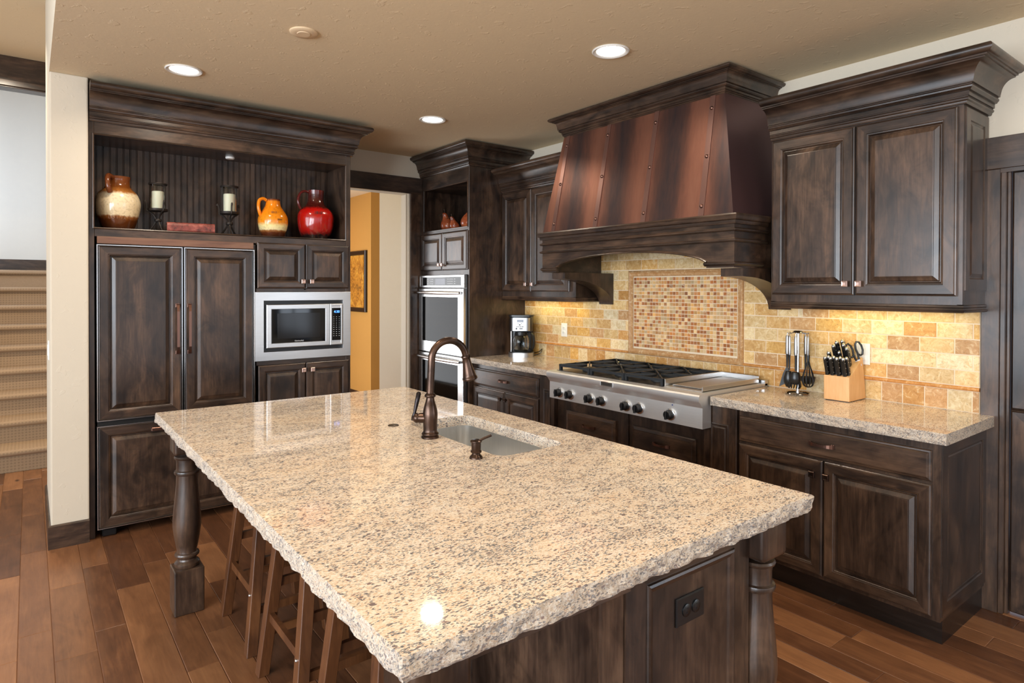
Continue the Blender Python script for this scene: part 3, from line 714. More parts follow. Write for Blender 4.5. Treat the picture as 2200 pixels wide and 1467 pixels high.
def oven_door(z0, z1, wz0, wz1):
    bm = bmesh.new(); rings(bm, FO, 4.480, 5.244, z0, z1, [(0, 0), (0, .028), (.004, .032), (.050, .032)], cap_last=True, cap_first=True, mh=0)
    d = new_obj('oven_door', bm, STEELZ, ov)
    bm = fbox(bmesh.new(), FO, 4.560, 5.172, wz0, wz1, .028, .0335, .002); new_obj('window', bm, OVENG, d)
    bm = bmesh.new(); hz = z1-.038
    pts = [FO(5.225 - .725*i/14, hz, .052+.014*math.sin(PI*i/14)) for i in range(15)]
    tube(bm, pts, [.013+.004*math.sin(PI*i/14) for i in range(15)], 14)
    for u in (5.205, 4.520): fbox(bm, FO, u-.012, u+.012, hz-.012, hz+.012, .030, .055, .004)
    new_obj('handle', bm, STEELZ, d, smooth=True)
oven_door(.918, 1.500, 1.015, 1.425); oven_door(.32, .908, .42, .838)

# ------------------------------------------------------------------ wall cabinets
def light_rail(bm, pts, z):
    sweep(bm, pts, [(0, z), (.004, z), (.010, z+.004), (.012, z+.010), (.006, z+.014), (.004, z+.020), (.008, z+.026), (.006, z+.034), (0, z+.036)])
FUr = Frame('X', XU+.022); RU0, RU1 = .980, 1.878
ru = thing('wall_cabinet', 'large dark two-door wall cabinet right of the range hood', 'cabinet', (3.42, 1.43, 1.40))
bm = bmesh.new(); x0 = XU+.022
box(bm, x0, XW, RU0, RU1, 1.437, 2.50)
box(bm, x0, XW, RU0, RU0+.02, 1.40, 1.437); box(bm, x0, XW, RU1-.02, RU1, 1.40, 1.437); box(bm, x0, x0+.02, RU0, RU1, 1.40, 1.437)
new_obj('carcass', bm, [WV, WY], ru)
bm = bmesh.new(); light_rail(bm, [(x0, RU1), (x0, RU0), (XW, RU0)], 1.399); new_obj('light_rail', bm, WY, ru, smooth=True, angle=30)
bm = sweep(bmesh.new(), [(x0, RU1), (x0, RU0), (XW, RU0)], crown_prof(2.318, .210, .138)); new_obj('crown_molding', bm, WY, ru, smooth=True, angle=30)
for a, b, ku in ((1.433, 1.868, 1.466), (.998, 1.427, 1.402)):
    d = door_leaf(FUr, a, b, 1.474, 2.312, ru, hmat=WY, fr=.062); knob(FUr, ku, 1.531, d)
FS = Frame('Y', RU0); bm = bmesh.new(); u0, u1 = x0+.02, XW-.01
rings(bm, FS, u0, u1, 1.50, 2.31, [(0, 0), (0, .006), (.050, .006), (.055, .002), (.060, .001), (.075, .006), (.078, .006)], mh=0, cap_first=True)
new_obj('end_panel', bm, WV, ru)
bm = bmesh.new(); box(bm, 3.44, 3.50, 1.10, 1.76, 1.412, 1.437, .002); new_obj('light_fixture', bm, WHITEP, ru)

FUl = Frame('X', XL+.022); LU0, LU1 = 3.513, 4.450
lu = thing('wall_cabinet', 'dark two-door wall cabinet between oven tower and range hood', 'cabinet', (3.45, 3.98, 1.40))
bm = bmesh.new(); x0 = XL+.022
box(bm, x0, XW, LU0, LU1, 1.437, 2.52)
box(bm, x0, XW, LU0, LU0+.02, 1.40, 1.437); box(bm, x0, x0+.02, LU0, LU1, 1.40, 1.437)
new_obj('carcass', bm, [WV, WY], lu)
bm = bmesh.new(); light_rail(bm, [(x0, LU1), (x0, LU0), (XW, LU0)], 1.399); new_obj('light_rail', bm, WY, lu, smooth=True, angle=30)
bm = sweep(bmesh.new(), [(x0, LU1), (x0, LU0)], crown_prof(2.338, .205, .132)); new_obj('crown_molding', bm, WY, lu, smooth=True, angle=30)
for a, b, ku in ((4.044, 4.440, 4.085), (3.575, 4.038, 4.000)):
    d = door_leaf(FUl, a, b, 1.478, 2.330, lu, hmat=WY, fr=.062); knob(FUl, ku, 1.537, d)
bm = bmesh.new(); box(bm, 3.44, 3.50, 3.68, 4.33, 1.412, 1.437, .002); new_obj('light_fixture', bm, WHITEP, lu)

# ------------------------------------------------------------------ range hood
hd = thing('range_hood', 'large range hood of copper sheet over an arched dark wood mantel', 'range hood', (3.3, 2.72, 1.39))
hb = ((2.992, 1.945, 3.520), (3.092, 2.068, 3.392)); zb, zt = 1.905, 2.62   # (x, y right, y left) low and high
bm = bmesh.new(); N = 24
def hoodpt(y_t, z_t):   # y_t 0 right .. 1 left
    x = hb[0][0]+(hb[1][0]-hb[0][0])*z_t; a = hb[0][1]+(hb[1][1]-hb[0][1])*z_t; b = hb[0][2]+(hb[1][2]-hb[0][2])*z_t
    return Vector((x, a+(b-a)*y_t, zb+(zt-zb)*z_t))
g = [[bm.verts.new(hoodpt(i/N, j/8)) for i in range(N+1)] for j in range(9)]
for j in range(8):
    for i in range(N): bm.faces.new((g[j][i], g[j][i+1], g[j+1][i+1], g[j+1][i]))
new_obj('copper_front', bm, COPPER, hd)
bm = bmesh.new()
for s in (0, 1):
    a, b = hoodpt(s, 0), hoodpt(s, 1); c = Vector((XW-.001, b.y, zt)); e = Vector((XW-.001, a.y, zb)); bm = bmesh.new(); bm.faces.new([bm.verts.new(p) for p in (a, b, c, e)])
    new_obj('copper_side', bm, COPSIDE, hd)['label'] = 'smooth dark copper side'
def strap(yb, yt):
    s0 = (yb-hb[0][1])/(hb[0][2]-hb[0][1]); s1 = (yt-hb[1][1])/(hb[1][2]-hb[1][1])
    a, b = hoodpt(s0, 0), hoodpt(s1, 1); ax = (b-a).normalized(); sd = Vector((0, 1, 0)); nr = ax.cross(sd).normalized()
    if nr.x > 0: nr = -nr
    bm = bmesh.new(); hw = .019
    q = [a-sd*hw, a+sd*hw, b+sd*hw*.9, b-sd*hw*.9]; lo = [bm.verts.new(p+nr*.0005) for p in q]; hi = [bm.verts.new(p+nr*.004) for p in q]
    bm.faces.new(hi)
    for k_ in range(4): bm.faces.new((lo[k_], lo[(k_+1) % 4], hi[(k_+1) % 4], hi[k_]))
    so = new_obj('strap', bm, COPSTRAP, hd)
    for z in (1.968, 2.252, 2.530):
        t = (z-zb)/(zt-zb); p = a+(b-a)*t + nr*.003
        bm = bmesh.new(); lathe(bm, [(.0, .011), (.006, .0095), (.010, .006), (.012, 0)][::-1], seg=16)
        M = Matrix.Translation(p) @ nr.to_track_quat('Z', 'Y').to_matrix().to_4x4(); bmesh.ops.transform(bm, matrix=M, verts=bm.verts)
        new_obj('rivet', bm, BRONZEC, so, smooth=True)
for yb, yt in ((3.405, 3.345), (2.985, 2.942), (2.572, 2.538), (2.150, 2.138)): strap(yb, yt)
bm = sweep(bmesh.new(), [(3.100, 3.380), (3.100, 2.078), (XW, 2.078)] if False else [(XW-.001, 3.380), (3.100, 3.380), (3.100, 2.078), (XW-.001, 2.078)], crown_prof(2.600, .137, .100)); new_obj('crown_molding', bm, WY, hd, smooth=True, angle=30)
# mantel: shelf nosing, two beads, arched apron, foot moulding
AX = 2.980; A0, A1 = 1.930, 3.507
bm = bmesh.new()
sh = [(0, 1.853), (.012, 1.853), (.016, 1.862), (.016, 1.872), (.026, 1.876), (.030, 1.886), (.030, 1.892), (.034, 1.900), (.030, 1.908), (0, 1.910)]
sweep(bm, [(3.28, A1-.003), (AX, A1-.003), (AX, A0+.0), (3.29, A0)], sh)
for z in (1.823, 1.766): sweep(bm, [(3.28, A1-.003), (AX, A1-.003), (AX, A0), (3.29, A0)], [(0, z-.010), (.010, z-.009), (.017, z-.003), (.017, z+.004), (.007, z+.007), (.004, z+.011), (0, z+.012)])
new_obj('mantel_shelf_molding', bm, WY, hd, smooth=True, angle=30)
bm = bmesh.new(); box(bm, AX, XW, A0, A1, 1.84, 1.904); n = 36; ya, yb_ = 2.105, 3.352
def arcz(y): t = (y-(ya+yb_)/2)/((yb_-ya)/2); return 1.648 + .098*math.sqrt(max(0, 1-t*t*.96)) - .098*math.sqrt(.04)*1.0
ys = [A0, ya-.001] + [ya+(yb_-ya)*i/n for i in range(n+1)] + [yb_+.001, A1]
zs = [1.620, 1.620] + [arcz(ya+(yb_-ya)*i/n) for i in range(n+1)] + [1.620, 1.620]
for x_a, x_b in ((AX, AX+.022),):
    top = [[bm.verts.new((x, y, 1.84)) for y in ys] for x in (x_a, x_b)]; bot = [[bm.verts.new((x, y, z)) for y, z in zip(ys, zs)] for x in (x_a, x_b)]
    for i in range(len(ys)-1):
        bm.faces.new((top[0][i], top[0][i+1], bot[0][i+1], bot[0][i])); bm.faces.new((top[1][i], top[1][i+1], bot[1][i+1], bot[1][i])); bm.faces.new((bot[0][i], bot[0][i+1], bot[1][i+1], bot[1][i]))
box(bm, AX+.001, XW-.0105, A0, A0+.02, 1.62, 1.84); box(bm, AX+.001, XW-.0105, A1-.02, A1, 1.62, 1.84)
new_obj('mantel_apron', bm, WY, hd)
bm = bmesh.new(); prev = None
for i in range(n+1):                                               # bead that follows the arch
    y = ya+(yb_-ya)*i/n; z = arcz(y); t = ((y-(ya+yb_)/2)/((yb_-ya)/2)); nz = Vector((0, t*.5, 1)).normalized()
    r = [bm.verts.new(Vector((AX, y, z))+nz*o_+Vector((-q, 0, 0))) for o_, q in ((.0, 0), (.0, .007), (.004, .009), (.010, .006), (.014, 0))]
    if prev:
        for k_ in range(5): bm.faces.new((prev[k_], prev[(k_+1) % 5], r[(k_+1) % 5], r[k_]))
    prev = r
new_obj('arch_bead', bm, WY, hd, smooth=True)
bm = bmesh.new(); fp = [(0, 1.628), (.006, 1.632), (.013, 1.638), (.013, 1.645), (.006, 1.650), (0, 1.652)]
sweep(bm, [(AX+.022, ya+.01), (AX, ya+.01), (AX, A0), (XW-.30, A0)], fp) if False else sweep(bm, [(AX, ya+.01), (AX, A0), (3.255, A0)], fp)
new_obj('foot_molding', bm, WY, hd, smooth=True, angle=30); bm = bmesh.new(); sweep(bm, [(3.29, A1-.003), (AX, A1-.003), (AX, yb_-.01)], fp)
new_obj('foot_molding', bm, WY, hd, smooth=True, angle=30)
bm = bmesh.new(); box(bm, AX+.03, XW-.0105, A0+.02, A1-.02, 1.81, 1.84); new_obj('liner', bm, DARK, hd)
def corbel(y0, y1):
    xs = 3.065; prof = [(XW-.0105, 1.619), (xs, 1.619), (xs, 1.574), (xs+.035, 1.571)]
    for i in range(1, 13):
        t = i/12; prof.append((xs+.035+(XW-.022-xs-.035)*(math.sin(t*PI/2)**1.05), 1.571-.190*(1-math.cos(t*PI/2))))
    prof += [(XW-.0105, 1.381)]
    bm = bmesh.new(); a = [bm.verts.new((x, y0, z)) for x, z in prof]; b = [bm.verts.new((x, y1, z)) for x, z in prof]; m = len(prof)
    bm.faces.new(a); bm.faces.new(list(reversed(b)))
    for q in range(m): bm.faces.new((a[q], a[(q+1) % m], b[(q+1) % m], b[q]))
    new_obj('corbel', bm, WV, hd, smooth=True, angle=35)
corbel(1.932, 2.068); corbel(3.356, 3.496)

# ------------------------------------------------------------------ base cabinets
FB = Frame('X', XB+.022)
def drawer_front(F, u0, u1, v0, v1, par, hu=None, slab=True):
    bm = bmesh.new()
    if slab: rings(bm, F, u0, u1, v0, v1, [(0, 0), (0, .010), (.004, .014), (.010, .015), (.012, .018), (.018, .022), (.020, .022)], cap_first=True, mh=0)
    else: rings(bm, F, u0, u1, v0, v1, [(0, 0), (0, .013), (.006, .016), (.022, .018), (.024, .022)], cap_first=True, mh=0)
    d = new_obj('drawer', bm, WY, par); bar_pull(F, hu if hu else (u0+u1)/2, (v0+v1)/2, d); return d
rb = thing('base_cabinet', 'dark base cabinet with one wide drawer and two doors under the knife block', 'cabinet', (3.29, 1.44, 0))
bm = bmesh.new(); x0 = XB+.022
box(bm, x0, XW-.002, .976, 1.914, .11, .862)
new_obj('carcass', bm, [WV, WY], rb)
TOE_SHADE = wood('toe_kick_shade_wood', 'y', lin(16, 11, 9), lin(26, 19, 15), lin(36, 27, 22), knots=False)  # cabinet wood darkened: shade of the toe recess painted into the colour
new_obj('toe_kick', B(XB+.07, XW-.002, .983, 1.914, 0, .1095), TOE_SHADE, rb)['label'] = 'toe board with the recess shade put into its near-black colour'
drawer_front(FB, 1.006, 1.908, .697, .829, rb, 1.461)
for a, b, ku in ((1.462, 1.908, 1.500), (1.006, 1.456, 1.434)):
    d = door_leaf(FB, a, b, .130, .683, rb, hmat=WY, fr=.056); knob(FB, ku, .617, d, mat=BRONZE)
FS = Frame('Y', .976); bm = bmesh.new()
rings(bm, FS, XB+.03, XW-.01, .13, .86, [(0, 0), (0, .006), (.052, .006), (.056, .002), (.062, .001), (.066, .004), (.070, .004), (.072, .001)], mh=1, cap_first=True)
new_obj('end_panel', bm, [WV, WX], rb)
lb = thing('base_cabinet', 'dark base cabinet with drawer and two doors beside the oven tower', 'cabinet', (3.29, 3.98, 0))
bm = bmesh.new(); box(bm, x0, XW-.002, 3.552, 4.450, .11, .862); new_obj('carcass', bm, [WV, WY], lb); new_obj('toe_kick', B(XB+.07, XW-.002, 3.552, 4.450, 0, .1095), TOE_SHADE, lb)
drawer_front(FB, 3.572, 4.432, .690, .832, lb, 3.994)
for a, b, ku in ((3.989, 4.432, 4.020), (3.572, 3.983, 3.952)):
    d = door_leaf(FB, a, b, .130, .676, lb, hmat=WY, fr=.056); knob(FB, ku, .620, d, mat=BRONZE)
def pilaster(y0, y1, label):
    t = thing('fluted_pilaster', label, 'cabinet post', ((XB+XW)/2, (y0+y1)/2, 0))
    bm = B(XB, XW-.002, y0, y1, 0, .862, .002)
    new_obj('post', bm, WV, t)
    bm = bmesh.new(); F = Frame('X', XB); rings(bm, F, y0+.045, y1-.045, .14, .768, [(0, 0), (0, .003), (.006, .005), (.012, .002), (.018, .002), (.024, .006), (.026, .006)], mh=0); new_obj('raised_panel', bm, WV, t)
pilaster(1.918, 2.122, 'dark panelled post at the right end of the cooktop')
pilaster(3.385, 3.548, 'dark panelled post at the left end of the cooktop')
rc = thing('cooktop_cabinet', 'dark drawer cabinet below the cooktop', 'cabinet', (3.29, 2.75, 0))
bm = B(x0+.01, XW-.002, 2.126, 3.381, .11, .728); box(bm, XB+.08, XW-.002, 2.126, 3.381, 0, .11); box(bm, x0, x0+.012, 2.70, 2.76, .11, .728); new_obj('carcass', bm, [WV, WY], rc)
FK = Frame('X', x0+.01)
for a, b in ((2.806, 3.276), (2.188, 2.662)):
    drawer_front(FK, a, b, .490, .645, rc, slab=False); drawer_front(FK, a, b, .315, .475, rc, slab=False); drawer_front(FK, a, b, .130, .300, rc, slab=False)

# ------------------------------------------------------------------ granite
def rough_slab(outline, z0, z1, rough_edges, hole=None, amp=.010, step=.012):
    """slab with a chiselled edge: outline is counter-clockwise, rough_edges the edge numbers with rock face"""
    bm = bmesh.new(); pts = []; n = len(outline)
    for i in range(n):
        a = Vector(outline[i]+(0,)) if len(outline[i]) == 2 else Vector(outline[i]); b = Vector(outline[(i+1) % n]+(0,)); d = (b-a); m = max(1, int(d.length/step)) if i in rough_edges else 1
        nr = Vector((d.y, -d.x, 0)).normalized()
        prv = Vector(outline[i-1]+(0,)); dp = (a-prv); nrp = Vector((dp.y, -dp.x, 0)).normalized()
        for k_ in range(m):
            nn = nr; fl = 1.0 if i in rough_edges else 0.0
            if k_ == 0:
                r1, r0 = (i in rough_edges), ((i-1) % n in rough_edges)
                nn = (nr*r1 + nrp*r0); fl = 1.0 if (r1 and r0) else 0.35 if (r1 or r0) else 0.0
                if nn.length > 0: nn = nn.normalized() * (1.38 if fl == 1.0 else 1.0)
            pts.append((a+d*(k_/m), nn, fl))
    rows = []; lv = [0, .10, .32, .56, .80, 1.0]
    prof = [-.1, .3, .5, .5, .3, -.15]
    for li, (t, pf) in enumerate(zip(lv, prof)):
        row = []
        for p, nn, fl in pts:
            z = z1+(z0-z1)*t
            q = Vector((p.x*24, p.y*24, t*2.2)); nz = noise.fractal(q, 1.0, 2.0, 4); n2 = noise.noise(Vector((p.x*42, p.y*42, t*4+9)))
            o_ = fl*(amp*(pf*.9 + nz*1.0*(0.22 if li == 0 else 1) + n2*.35*(0 if li == 0 else 1)))
            dz = fl*(.0015*n2+.0005) if li == 5 else 0
            row.append(bm.verts.new(p + nn*o_ + Vector((0, 0, z+dz))))
        rows.append(row)
    m = len(pts)
    for a, b in zip(rows, rows[1:]):
        for k_ in range(m): f = bm.faces.new((a[k_], a[(k_+1) % m], b[(k_+1) % m], b[k_])); f.material_index = 1
    def cap(row, z, mi, hz):
        es = [bm.edges.get((row[k_], row[(k_+1) % m])) for k_ in range(m)]; hv = []
        if hole:
            hv = [bm.verts.new((x, y, hz)) for x, y in hole]
            es += [bm.edges.new((hv[k_], hv[(k_+1) % len(hv)])) for k_ in range(len(hv))]
        r = bmesh.ops.triangle_fill(bm, use_beauty=True, edges=es)
        for f in r['geom']:
            if isinstance(f, bmesh.types.BMFace): f.material_index = mi
        return hv
    h1 = cap(rows[0], z1, 0, z1); h0 = cap(rows[-1], z0, 0, z0)
    if hole:
        q = len(hole)
        for k_ in range(q): f = bm.faces.new((h1[k_], h1[(k_+1) % q], h0[(k_+1) % q], h0[k_])); f.material_index = 0
    return bm
def rrect(x0, x1, y0, y1, r, n=6):
    out = []
    for cx, cy, a in ((x1-r, y0+r, -90), (x1-r, y1-r, 0), (x0+r, y1-r, 90), (x0+r, y0+r, 180)):
        for i in range(n+1): t = math.radians(a+90*i/n); out.append((cx+r*math.cos(t), cy+r*math.sin(t)))
    return out
CT = .914
bm = rough_slab([(XC, .941), (XW-.001, .941), (XW-.001, 2.060), (XC, 2.060)], .866, CT, (3,), amp=.006)
tag(new_obj('granite_countertop', bm, [GRAN, GRANE]), 'speckled granite countertop carrying the knife block and utensils', 'countertop')
bm = rough_slab([(XC, 3.345), (XW-.001, 3.345), (XW-.001, 4.451), (XC, 4.451)], .872, CT, (3,), amp=.005)
tag(new_obj('granite_countertop', bm, [GRAN, GRANE]), 'speckled granite countertop carrying the coffee maker', 'countertop')
IX0, IX1, IY0, IY1 = .473, 1.782, .898, 3.368
SX0, SX1, SY0, SY1 = 1.306, 1.620, 1.762, 2.452
sink_hole = rrect(SX0, SX1, SY0, SY1, .050)
bm = rough_slab([(IX0, IY0), (IX1, IY0), (IX1, IY1), (IX0, IY1)], .868, CT, (0, 1, 2, 3), hole=sink_hole, amp=.0075, step=.008)
tag(new_obj('island_countertop', bm, [GRAN, GRANE]), 'large speckled granite island top with chiselled edge', 'countertop')

# ------------------------------------------------------------------ island
isl = thing('kitchen_island', 'dark wood kitchen island base with turned corner legs', 'kitchen island', (1.25, 2.1, 0))
BX0, BX1, BY0, BY1 = 1.110, 1.700, 1.000, 3.215
bm = bmesh.new(); t_ = .02
box(bm, BX0, BX0+t_, BY0, BY1, .0, .866); box(bm, BX1-t_, BX1, BY0, BY1, .10, .866); box(bm, BX0+t_, 1.610, BY0+.001, BY0+t_, 0, .866); box(bm, BX0+t_, BX1-t_, BY1-t_, BY1-.001, 0, .866)
box(bm, BX0+t_, BX1-.07, BY0+.02, BY1-.02, 0, .10); box(bm, BX0+t_, BX1-t_, BY0, BY1, .10, .12)
box(bm, .56, BX0, .985, 1.005, .80, .866, mi=1); box(bm, .56, .58, 1.0, 3.25, .80, .866); box(bm, .56, BX0, 3.23, 3.25, .80, .866, mi=1)
new_obj('carcass', bm, [WV, WX], isl)
FI = Frame('Y', BY0)
bm = bmesh.new()
rings(bm, FI, BX0-.005, 1.616, 0.001, .864, [(0, .0003), (0, .005), (.074, .005), (.076, .010), (.082, .012), (.086, .009), (.094, .006), (.098, .001), (.100, .0005)], mh=1, cap_first=True)
new_obj('end_panel', bm, [WV, WX], isl)
FIs = Frame('X', BX0)
for k_ in range(3):
    a = BY0+.004+k_*.735; bm = bmesh.new(); rings(bm, FIs, a, a+.73, .004, .862, [(0, .0008), (0, .005), (.07, .005), (.074, .010), (.082, .008), (.090, .001)], mh=0, cap_first=True); new_obj('side_panel', bm, WV, isl)
for k_ in range(4):   # doors towards the range
    bm = bmesh.new(); FJ = Frame('X', BX1)
    a = BY0+.03+k_*.54; rings(bm, FJ, a, a+.52, .13, .85, [(0, 0), (0, -.018), (.05, -.022), (.055, -.012), (.09, -.020), (.092, -.020)], mh=0, cap_first=True); dd = new_obj('door', bm, WV, isl)
LEGP = [(.036, .205), (.050, .206), (.054, .214), (.054, .224), (.048, .231), (.042, .236), (.040, .243), (.044, .250), (.051, .255), (.053, .262), (.050, .269), (.043, .272), (.042, .280),
        (.048, .310), (.055, .350), (.0605, .395), (.0600, .430), (.056, .480), (.050, .540), (.0455, .590), (.044, .630), (.0445, .634), (.052, .638), (.054, .645), (.052, .652), (.0445, .656), (.0440, .662), (.044, .690), (.046, .706), (.052, .710), (.054, .716), (.050, .722)]
def leg(x, y):
    cx, cy = x+.0625, y+.0625; bm = bmesh.new()
    box(bm, x, x+.125, y, y+.125, 0, .206, .004)
    lathe(bm, LEGP, cx, cy, 40)
    # top block, its lower corners rounded off towards the turning
    r = bmesh.ops.create_cube(bm, size=1); 
    for v in r['verts']: v.co = Vector((cx+v.co.x*.125, cy+v.co.y*.125, .735+(v.co.z+.5)*(.866-.735)))
    es = [e for e in set(e for v in r['verts'] for e in v.link_edges) if abs(e.verts[0].co.z-e.verts[1].co.z) < 1e-4 and e.verts[0].co.z < .75] + [e for e in set(e for v in r['verts'] for e in v.link_edges) if abs(e.verts[0].co.z-e.verts[1].co.z) > .05]
    bmesh.ops.bevel(bm, geom=es, offset=.014, segments=3, affect='EDGES', profile=.5)
    new_obj('leg', bm, WV, isl, smooth=True, angle=32)
leg(.520, 3.186); leg(.520, .950); leg(1.620, .950); leg(1.600, 3.225)

# outlet plate on the island end
def duplex(F, u, v, hor, mat, name, label, parent_w=0.0, decora=False, dark=False):
    t = thing(name, label, 'outlet' if 'switch' not in name else 'light switch', F(u, v, parent_w))
    w_, h_ = (.114, .072) if hor else (.072, .114)
    bm = bmesh.new(); rings(bm, F, u-w_/2, u+w_/2, v-h_/2, v+h_/2, [(0, parent_w+.0003), (0, parent_w+.003), (.003, parent_w+.006), (.006, parent_w+.006)], cap_first=True, mh=0); new_obj('cover_plate', bm, mat, t)
    slot = BLACKP if not dark else simple('slot_dark', lin(2, 2, 2), .5)
    if decora:
        bm = bmesh.new(); fbox(bm, F, u-.0165, u+.0165, v-.033, v+.033, parent_w+.006, parent_w+.009, .001); new_obj('rocker', bm, mat, t); return t
    for s in (-1, 1):
        cu, cv = (u+s*.0195, v) if hor else (u, v+s*.0195)
        bm = bmesh.new(); lathe(bm, [(.0165, 0), (.0165, .0022), (.0155, .003)], seg=24)
        nrm = F(0, 0, 1)-F(0, 0, 0); bmesh.ops.transform(bm, matrix=Matrix.Translation(F(cu, cv, parent_w+.006)) @ nrm.to_track_quat('Z', 'Y').to_matrix().to_4x4(), verts=bm.verts)
        so = new_obj('socket', bm, mat, t, smooth=True)
        for q in (-1, 1):
            a_, b_ = (cu, cv+q*.006) if hor else (cu+q*.006, cv)
            hw, hh = (.004, .0012) if hor else (.0012, .004)
            bm = bmesh.new(); fbox(bm, F, a_-hw, a_+hw, b_-hh, b_+hh, parent_w+.0085, parent_w+.0095); new_obj('slot', bm, slot, so)
    return t
duplex(FI, 1.349, .684, True, BLACKP, 'electrical_outlet', 'black outlet plate on the end of the island', .0012, dark=True)
duplex(FR, 3.914, 1.155, False, WHITEP, 'electrical_outlet', 'white outlet on the tile right of the coffee maker', .0095)
duplex(FR, 1.527, 1.155, False, WHITEP, 'electrical_outlet', 'white outlet plate on the tile behind the knife block', .0095, decora=True)
FP = Frame('X', .095)
duplex(FP, 4.70, 1.125, False, WHITEP, 'light_switch', 'white light switch on the side of the narrow wall end', 0.0, decora=True)

# ------------------------------------------------------------------ sink, faucet, dispenser, air switch cover
sk = thing('undermount_sink', 'single bowl stainless sink set into the island top', 'sink', ((SX0+SX1)/2, (SY0+SY1)/2, .66))
bm = bmesh.new(); lv = [(-.012, .8678), (-.003, .8675), (-.0035, .80), (-.008, .72), (.0, .69), (.02, .672), (.06, .667)]
prev = None
for o_, z in lv:
    r = [bm.verts.new((x, y, z)) for x, y in rrect(SX0+o_, SX1-o_, SY0+o_, SY1-o_, .050-min(o_, .0)*.8 if o_ < .03 else .045, 6)]
    if prev:
        m = len(r)
        for q in range(m): bm.faces.new((prev[q], prev[(q+1) % m], r[(q+1) % m], r[q]))
    prev = r
bm.faces.new(prev); new_obj('bowl', bm, steel('sink_steel', 'z', .80, .33, (.97, .99, 1)), sk, smooth=True, angle=50, recalc=True)
bm = bmesh.new(); lathe(bm, [(.045, .6672), (.045, .670), (.038, .671), (.03, .668)], 1.465, 2.10, 24); new_obj('drain', bm, STEELX, sk, smooth=True)

fx, fy = 1.255, 2.159
fc = thing('pull_down_faucet', 'oil-rubbed bronze gooseneck faucet standing behind the sink', 'faucet', (fx, fy, CT))
bm = bmesh.new()
pr = smoothprof([(.0345, 0), (.0345, .006), (.031, .010), (.0335, .014), (.0335, .019), (.0300, .022), (.0275, .030), (.0280, .050), (.0295, .080), (.0290, .100), (.0240, .125), (.0180, .145), (.0158, .156), (.0155, .160)], 3)
lathe(bm, [(r, z+CT) for r, z in pr] + [(.021, CT+.162), (.0225, CT+.166), (.0215, CT+.170), (.018, CT+.174), (.0165, CT+.176)], fx, fy, 40); new_obj('body', bm, BRONZE, fc, smooth=True)
R_ = .0735; ax_, az_ = fx+.006, CT+.176; dv = Vector((.985, -.17, 0)).normalized()
pts = [Vector((ax_-.006+.006*i/8, fy, az_+ (1.222-az_)*i/8)) for i in range(9)]
base = Vector((ax_, fy, 1.222))
for i in range(1, 25):
    a = math.radians(180-172*i/24); pts.append(base + dv*(R_+R_*math.cos(a)) + Vector((0, 0, R_*math.sin(a))))
bm = bmesh.new(); tube(bm, pts, .0145, 20); new_obj('spout', bm, BRONZE, fc, smooth=True)
e = pts[-1]; ed = (pts[-1]-pts[-2]).normalized()
bm = bmesh.new(); lathe(bm, [(.0155, 0), (.0185, .002), (.0195, .006), (.0175, .010), (.0165, .016), (.0178, .030), (.0215, .055), (.0265, .080), (.0275, .088), (.0305, .092), (.0315, .097), (.030, .101), (.024, .103), (.0, .100)], seg=32)
bmesh.ops.transform(bm, matrix=Matrix.Translation(e) @ ed.to_track_quat('Z', 'Y').to_matrix().to_4x4(), verts=bm.verts); new_obj('spray_head', bm, BRONZE, fc, smooth=True)
hv_ = Vector((-.80, .60, 0)).normalized(); c0 = Vector((fx, fy, CT+.078))
bm = bmesh.new(); lathe(bm, [(.020, .015), (.020, .040), (.0185, .046), (.020, .050), (.020, .056), (.016, .062), (.009, .070), (.0, .072)], seg=28)
bmesh.ops.transform(bm, matrix=Matrix.Translation(c0) @ hv_.to_track_quat('Z', 'Y').to_matrix().to_4x4(), verts=bm.verts); hb_ = new_obj('handle_hub', bm, BRONZE, fc, smooth=True)
p0 = c0+hv_*.066; up_ = (Vector((0.22, -.05, 1))).normalized()
bm = bmesh.new(); tube(bm, [p0-up_*.010, p0+up_*.004, p0+up_*.022, p0+up_*.06, p0+up_*.098, p0+up_*.105], [.007, .0085, .006, .0085, .0095, .005], 16); new_obj('lever', bm, simple('lever_dark_bronze', lin(38, 32, 32), .25, .8), fc, smooth=True)

sd_ = thing('soap_dispenser', 'small bronze soap dispenser beside the sink', 'soap dispenser', (1.231, 1.802, CT))
bm = bmesh.new(); lathe(bm, [(r, z+CT) for r, z in [(.0235, 0), (.0235, .004), (.020, .009), (.015, .014), (.014, .018), (.019, .021), (.0195, .025), (.016, .029), (.0165, .032), (.0170, .055), (.0205, .057), (.0205, .061), (.016, .064), (0, .065)]], 1.231, 1.802, 32); new_obj('pump_body', bm, BRONZE, sd_, smooth=True)
bm = bmesh.new(); q0 = Vector((1.240, 1.795, CT+.061)); tube(bm, [q0, q0+Vector((.014, -.008, .008)), q0+Vector((.036, -.022, .018))], .0045, 12); new_obj('spout', bm, BRONZE, sd_, smooth=True)
bm = bmesh.new(); lathe(bm, [(.0235, CT), (.0235, CT+.002), (.020, CT+.004), (0, CT+.0045)], 1.239, 2.444, 28)
tag(new_obj('sink_hole_cover', bm, simple('aged_bronze_disc', lin(74, 62, 48), .35, .6), smooth=True), 'flat round bronze cover on the island top left of the faucet', 'cover disc')

